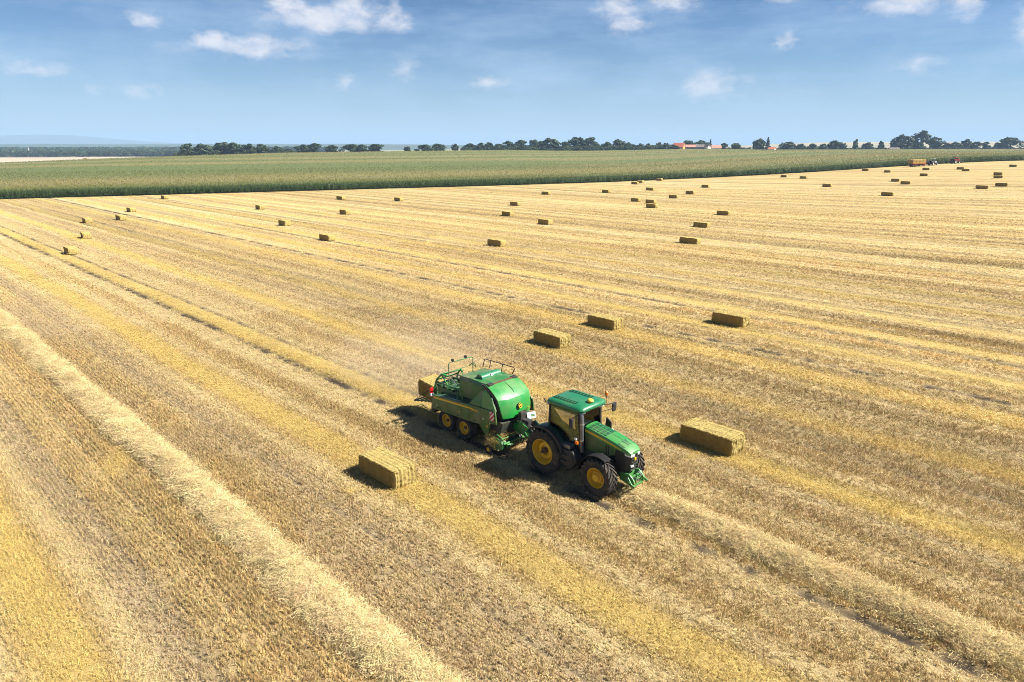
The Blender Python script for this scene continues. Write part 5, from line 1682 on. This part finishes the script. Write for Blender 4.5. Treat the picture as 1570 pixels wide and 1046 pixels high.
MB().prism([(3.9, 1.2), (4.45, 1.0), (4.5, 1.45), (4.1, 1.65)], .16, .22).build('tongue_guard', M_GREEN_DARK, BA, .02)
MB().prism([(3.3, 1.25), (3.95, 1.05), (4.1, 1.35), (3.6, 1.55)], -.30, -.24).build('tongue_guard', M_GREEN, BA, .02)
pl = MB().box(-.02, .02, -.22, .22, -.15, .15).build('information_plate', M_WHITE, BA, .01); pl.location = (3.72, .34, 1.70); pl.rotation_euler = (0, math.radians(-25), math.radians(-20))
MB().box(.018, .026, -.02, .16, -.06, .06).build('printed_panel', M_GREEN_DUSTY, pl)
MB().tube([(3.62, .10, 1.66), (3.68, .3, 1.70)], .02, 6).build('plate_arm', M_BLACK, BA)
for k, y in enumerate((-.22, -.12, .1, .2)):
    MB().tube([(3.3, y, 1.6), (3.9, y * 1.3, 1.5 - .04 * k), (4.4, y, 1.3), (4.75, y * .5, 1.45)], .02, 6).build('hose', M_BLACK, BA)
MB().tube([(3.55, .16, 1.95), (3.62, .2, 2.12), (3.7, .3, 2.1)], .02, 6).build('warning_lever', M_STRIPE, BA)

# bale on the chute
me = BALE_NEAR[0].copy(); me.name = 'bale'
o = bpy.data.objects.new('straw_bale', me); COL.objects.link(o)
v = Matrix.Rotation(math.radians(-45), 4, 'Z') @ Vector((-2.92, 0, .98))
o.location = (BA.location.x + v.x, BA.location.y + v.y, v.z); o.rotation_euler = (0, math.radians(5), math.radians(-45)); o.scale = (.60, .98, 1.0)
tag(o, 'straw bale sliding out of the back of the green baler', 'straw bale')
# straw caught at the pick-up
pts = []
for k in range(95):
    x = random.gauss(3.0, .22); y = random.choice([random.gauss(-1.18, .08), random.uniform(-1.0, 1.0)]); z = random.uniform(.35, .95) if y < -1.05 else random.uniform(.62, .95)
    p = Matrix.Rotation(math.radians(-45), 4, 'Z') @ Vector((x - (.25 if y < -1.05 else 0), y, z)); pts.append((BA.location.x + p.x, BA.location.y + p.y, z))
pts = np.array(pts); n = len(pts)
tag(scatter('feeding_straw', 'clump', pts, RNG.uniform(-1.0, 1.0, (n, 3)) * np.array((.9, .9, 3.1)), np.ones((n, 3)) * RNG.uniform(.4, .8, (n, 1)), np.clip(C_YEL * RNG.uniform(.6, 1.15, (n, 1)), 0, .9)), 'straw being drawn into the front of the baler', 'straw', kind='stuff')

# ------------------------------------------------------------------ machines at the far corn edge (they face along the edge, to the right)
EAZ = math.atan2(.438, .899)
M_REDP = mat_plain('red_machine_paint', (.42, .012, .018), .4, var=.12, scale=2, dust=.15)
M_GREYP = mat_plain('grey_machine_paint', (.30, .33, .38), .4, var=.12, scale=2, dust=.15)
M_LIGHTRIM = mat_plain('pale_rim', (.55, .55, .52), .5, var=.1, scale=3)


def small_wheel(parent, x, y, R, w, rim):
    wh = empty('wheel', (x, y, R), 0, parent)
    rows = []
    for o, r in ((-w / 2, R * .55), (-w / 2, R * .92), (0, R), (w / 2, R * .92), (w / 2, R * .55)):
        rows.append([Vector((r * math.cos(t), o, r * math.sin(t))) for t in [2 * math.pi * k / 20 for k in range(20)]])
    MB().loft(rows, caps=False).build('tyre', M_RUBBER, wh)
    MB().lathe([(-w * .4, R * .56), (w * .4, R * .56), (w * .2, R * .4), (w * .2, 0)], 0, 0, 0, 1 if y > 0 else -1, 16).build('rim', rim, wh)


def far_tractor(x, y, rz, paint, label, loader=False):
    t = tag(empty('tractor', (x, y, float(terrain(x, y))), rz), label, 'tractor')
    for s in (-1, 1):
        small_wheel(t, 0, s * .9, .95, .55, M_LIGHTRIM); small_wheel(t, 2.6, s * .9, .70, .45, M_LIGHTRIM)
        MB().arc(0, .95, 1.0, 1.07, 20, 150, s * .55, s * 1.15).build('mudguard', paint, t)
    MB().box(-.3, 3.1, -.3, .3, .7, 1.3).build('chassis', M_CHASSIS, t, .03)
    MB().loft([[Vector((1.4, yy, zz)) for yy, zz in ((-.42, 1.2), (-.42, 2.1), (.42, 2.1), (.42, 1.2))], [Vector((3.3, yy, zz)) for yy, zz in ((-.36, 1.0), (-.36, 1.75), (.36, 1.75), (.36, 1.0))]]).build('hood', paint, t, .06)
    MB().box(3.28, 3.36, -.3, .3, 1.05, 1.65).build('grille', M_BLACK, t)
    m = MB()
    for sx in (.0, 1.4):
        for s in (-1, 1):
            m.tube([(sx, s * .72, 1.4), (sx + .02, s * .72, 2.75)], .05, 6)
    m.build('cab_frame', M_BLACK, t)
    MB().box(.02, 1.38, -.70, .70, 1.5, 2.72).build('cab_glass', M_GLASS, t)
    MB().box(-.1, 1.55, -.82, .82, 2.74, 2.92).build('roof', paint if paint is M_REDP else M_WHITE, t, .05)
    MB().box(.2, .9, -.3, .3, 1.3, 2.1).build('seat', M_SEAT, t, .05)
    MB().tube([(1.6, -.5, 1.8), (1.6, -.5, 2.8)], .05, 8).build('exhaust_stack', M_GREYPIPE, t)
    if loader:
        m = MB()
        for s in (-1, 1):
            m.tube([(1.5, s * .55, 2.0), (2.6, s * .55, 2.1), (3.6, s * .55, 1.5), (4.1, s * .55, .7)], .08, 8)
        m.tube([(3.6, -.55, 1.5), (3.6, .55, 1.5)], .07, 8)
        ld = m.build('loader_arm', paint, t)
        MB().prism([(4.05, .9), (4.2, .35), (4.9, .3), (4.9, .38), (4.28, .45), (4.15, .95)], -.7, .7).build('loader_fork', M_CHASSIS, ld)
    return t


far_tractor(187.6, 316.5, EAZ, M_GREYP, 'grey tractor hitched to the loaded bale wagon at the corn edge')
far_tractor(203.6, 326.3, EAZ, M_REDP, 'small red tractor with front loader at the corn edge', True)
WX, WY = 178.6, 312.1
WG = tag(empty('bale_wagon', (WX, WY, float(terrain(WX, WY))), EAZ), 'long flat wagon stacked with straw bales at the corn edge', 'wagon')
MB().box(-4.6, 4.6, -1.25, 1.25, 1.05, 1.22).build('deck', M_REDP, WG, .02)
MB().box(-4.4, 4.4, -.5, .5, .8, 1.04).build('chassis', M_CHASSIS, WG)
MB().tube([(4.4, 0, .9), (6.3, 0, .75)], .08, 8).build('drawbar', M_REDP, WG)
for x in (4.5, -4.5):
    m = MB(); m.box(x - .05, x + .05, -1.2, -1.1, 1.2, 3.0).box(x - .05, x + .05, 1.1, 1.2, 1.2, 3.0).box(x - .05, x + .05, -1.2, 1.2, 2.9, 3.0); m.build('end_rack', M_REDP, WG)
for x in (-2.6, -1.4, 2.6, 3.6):
    for s in (-1, 1):
        small_wheel(WG, x, s * 1.0, .52, .4, M_REDP)
R4 = Matrix.Rotation(EAZ, 4, 'Z')
names = ['lower', 'upper']
cols = ['rear', 'second from the rear', 'middle', 'second from the front', 'front']
for lv in range(2):
    for k in range(4 if lv else 4):
        for s in (-1, 1):
            p = R4 @ Vector((-3.3 + k * 2.2 - .0, s * .62, 1.24 + lv * .92))
            o = bpy.data.objects.new('straw_bale', BALE_FAR[(k + lv) % 2]); COL.objects.link(o)
            o.location = (WX + p.x, WY + p.y, WG.location.z + p.z); o.rotation_euler = (0, 0, EAZ + random.uniform(-.02, .02)); o.scale = (.88, 1, 1)
            pos = ['rear end', 'second place from the rear', 'second place from the front', 'front end'][k]
            tag(o, 'bale in the %s layer on the wagon, %s, %s row' % (names[lv], pos, 'near' if s < 0 else 'far'), 'straw bale', 'straw bales stacked on the wagon')
# distant straw stack on the pale field
x, y = -602, 1000
st = tag(empty('straw_stack', (x, y, float(terrain(x, y))), R_(10)), 'tiny straw stack on the pale field at the far left', 'straw stack')
for lv, (z, n_) in enumerate(((0, 3), (1.3, 2))):
    for k in range(n_):
        o = link_mesh('bale', bale_mesh('bale', 2.4, 2.4, 1.3, .4, 30 + k + lv), None, st); o.location = ((k - (n_ - 1) / 2) * 2.45, 0, z)

# ------------------------------------------------------------------ the air
def haze_box():
    me = prism_mesh('haze', [(-15500, -17.0), (15500, -17.0), (15500, 185.0), (-15500, 185.0)], -15500, 15500, None)
    me.materials.clear()
    m = bpy.data.materials.new('summer_haze'); m.use_nodes = True
    nt = m.node_tree; nt.nodes.clear()
    out = nt.nodes.new('ShaderNodeOutputMaterial'); pv = nt.nodes.new('ShaderNodeVolumePrincipled')
    pv.inputs['Color'].default_value = (.44, .64, .88, 1)
    pv.inputs['Density'].default_value = HAZE
    pv.inputs['Anisotropy'].default_value = 0.0
    nt.links.new(pv.outputs[0], out.inputs['Volume'])
    me.materials.append(m)
    tag(link_mesh('haze', me), 'thin blue summer haze', kind='stuff')


HAZE = 1.4e-4
haze_box()

# dust blown up behind the baler
M_DUST = bpy.data.materials.new('straw_dust'); M_DUST.use_nodes = True
nt = M_DUST.node_tree; nt.nodes.clear()
out = nt.nodes.new('ShaderNodeOutputMaterial'); pv = nt.nodes.new('ShaderNodeVolumePrincipled')
pv.inputs['Color'].default_value = (.95, .80, .62, 1); pv.inputs['Density'].default_value = .016
nt.links.new(pv.outputs[0], out.inputs['Volume'])
du = tag(empty('dust_cloud', (-5.0, 37.0, 0.0)), 'thin pinkish straw dust hanging behind the green baler', 'dust', kind='stuff')
for (x, y, z, sx, sy, sz) in ((0, 0, 1.0, 3.4, 2.4, 1.3), (-1.6, 1.8, 1.3, 4.2, 3.0, 1.7), (1.2, 2.2, 1.6, 3.0, 2.4, 1.5), (-.4, 3.6, 1.6, 5.4, 4.2, 2.2)):
    b_ = bmesh.new(); bmesh.ops.create_icosphere(b_, subdivisions=3, radius=1.0)
    for v_ in b_.verts:
        n_ = float(fbm(v_.co.x * 1.3 + 9 + x, v_.co.y * 1.3 + v_.co.z + 4, 5, 2)); v_.co *= .75 + .5 * n_
    me = bpy.data.meshes.new('dust_puff'); b_.to_mesh(me); b_.free()
    o = link_mesh('dust_puff', me, M_DUST, du); o.location = (x, y, z); o.scale = (sx, sy, sz)
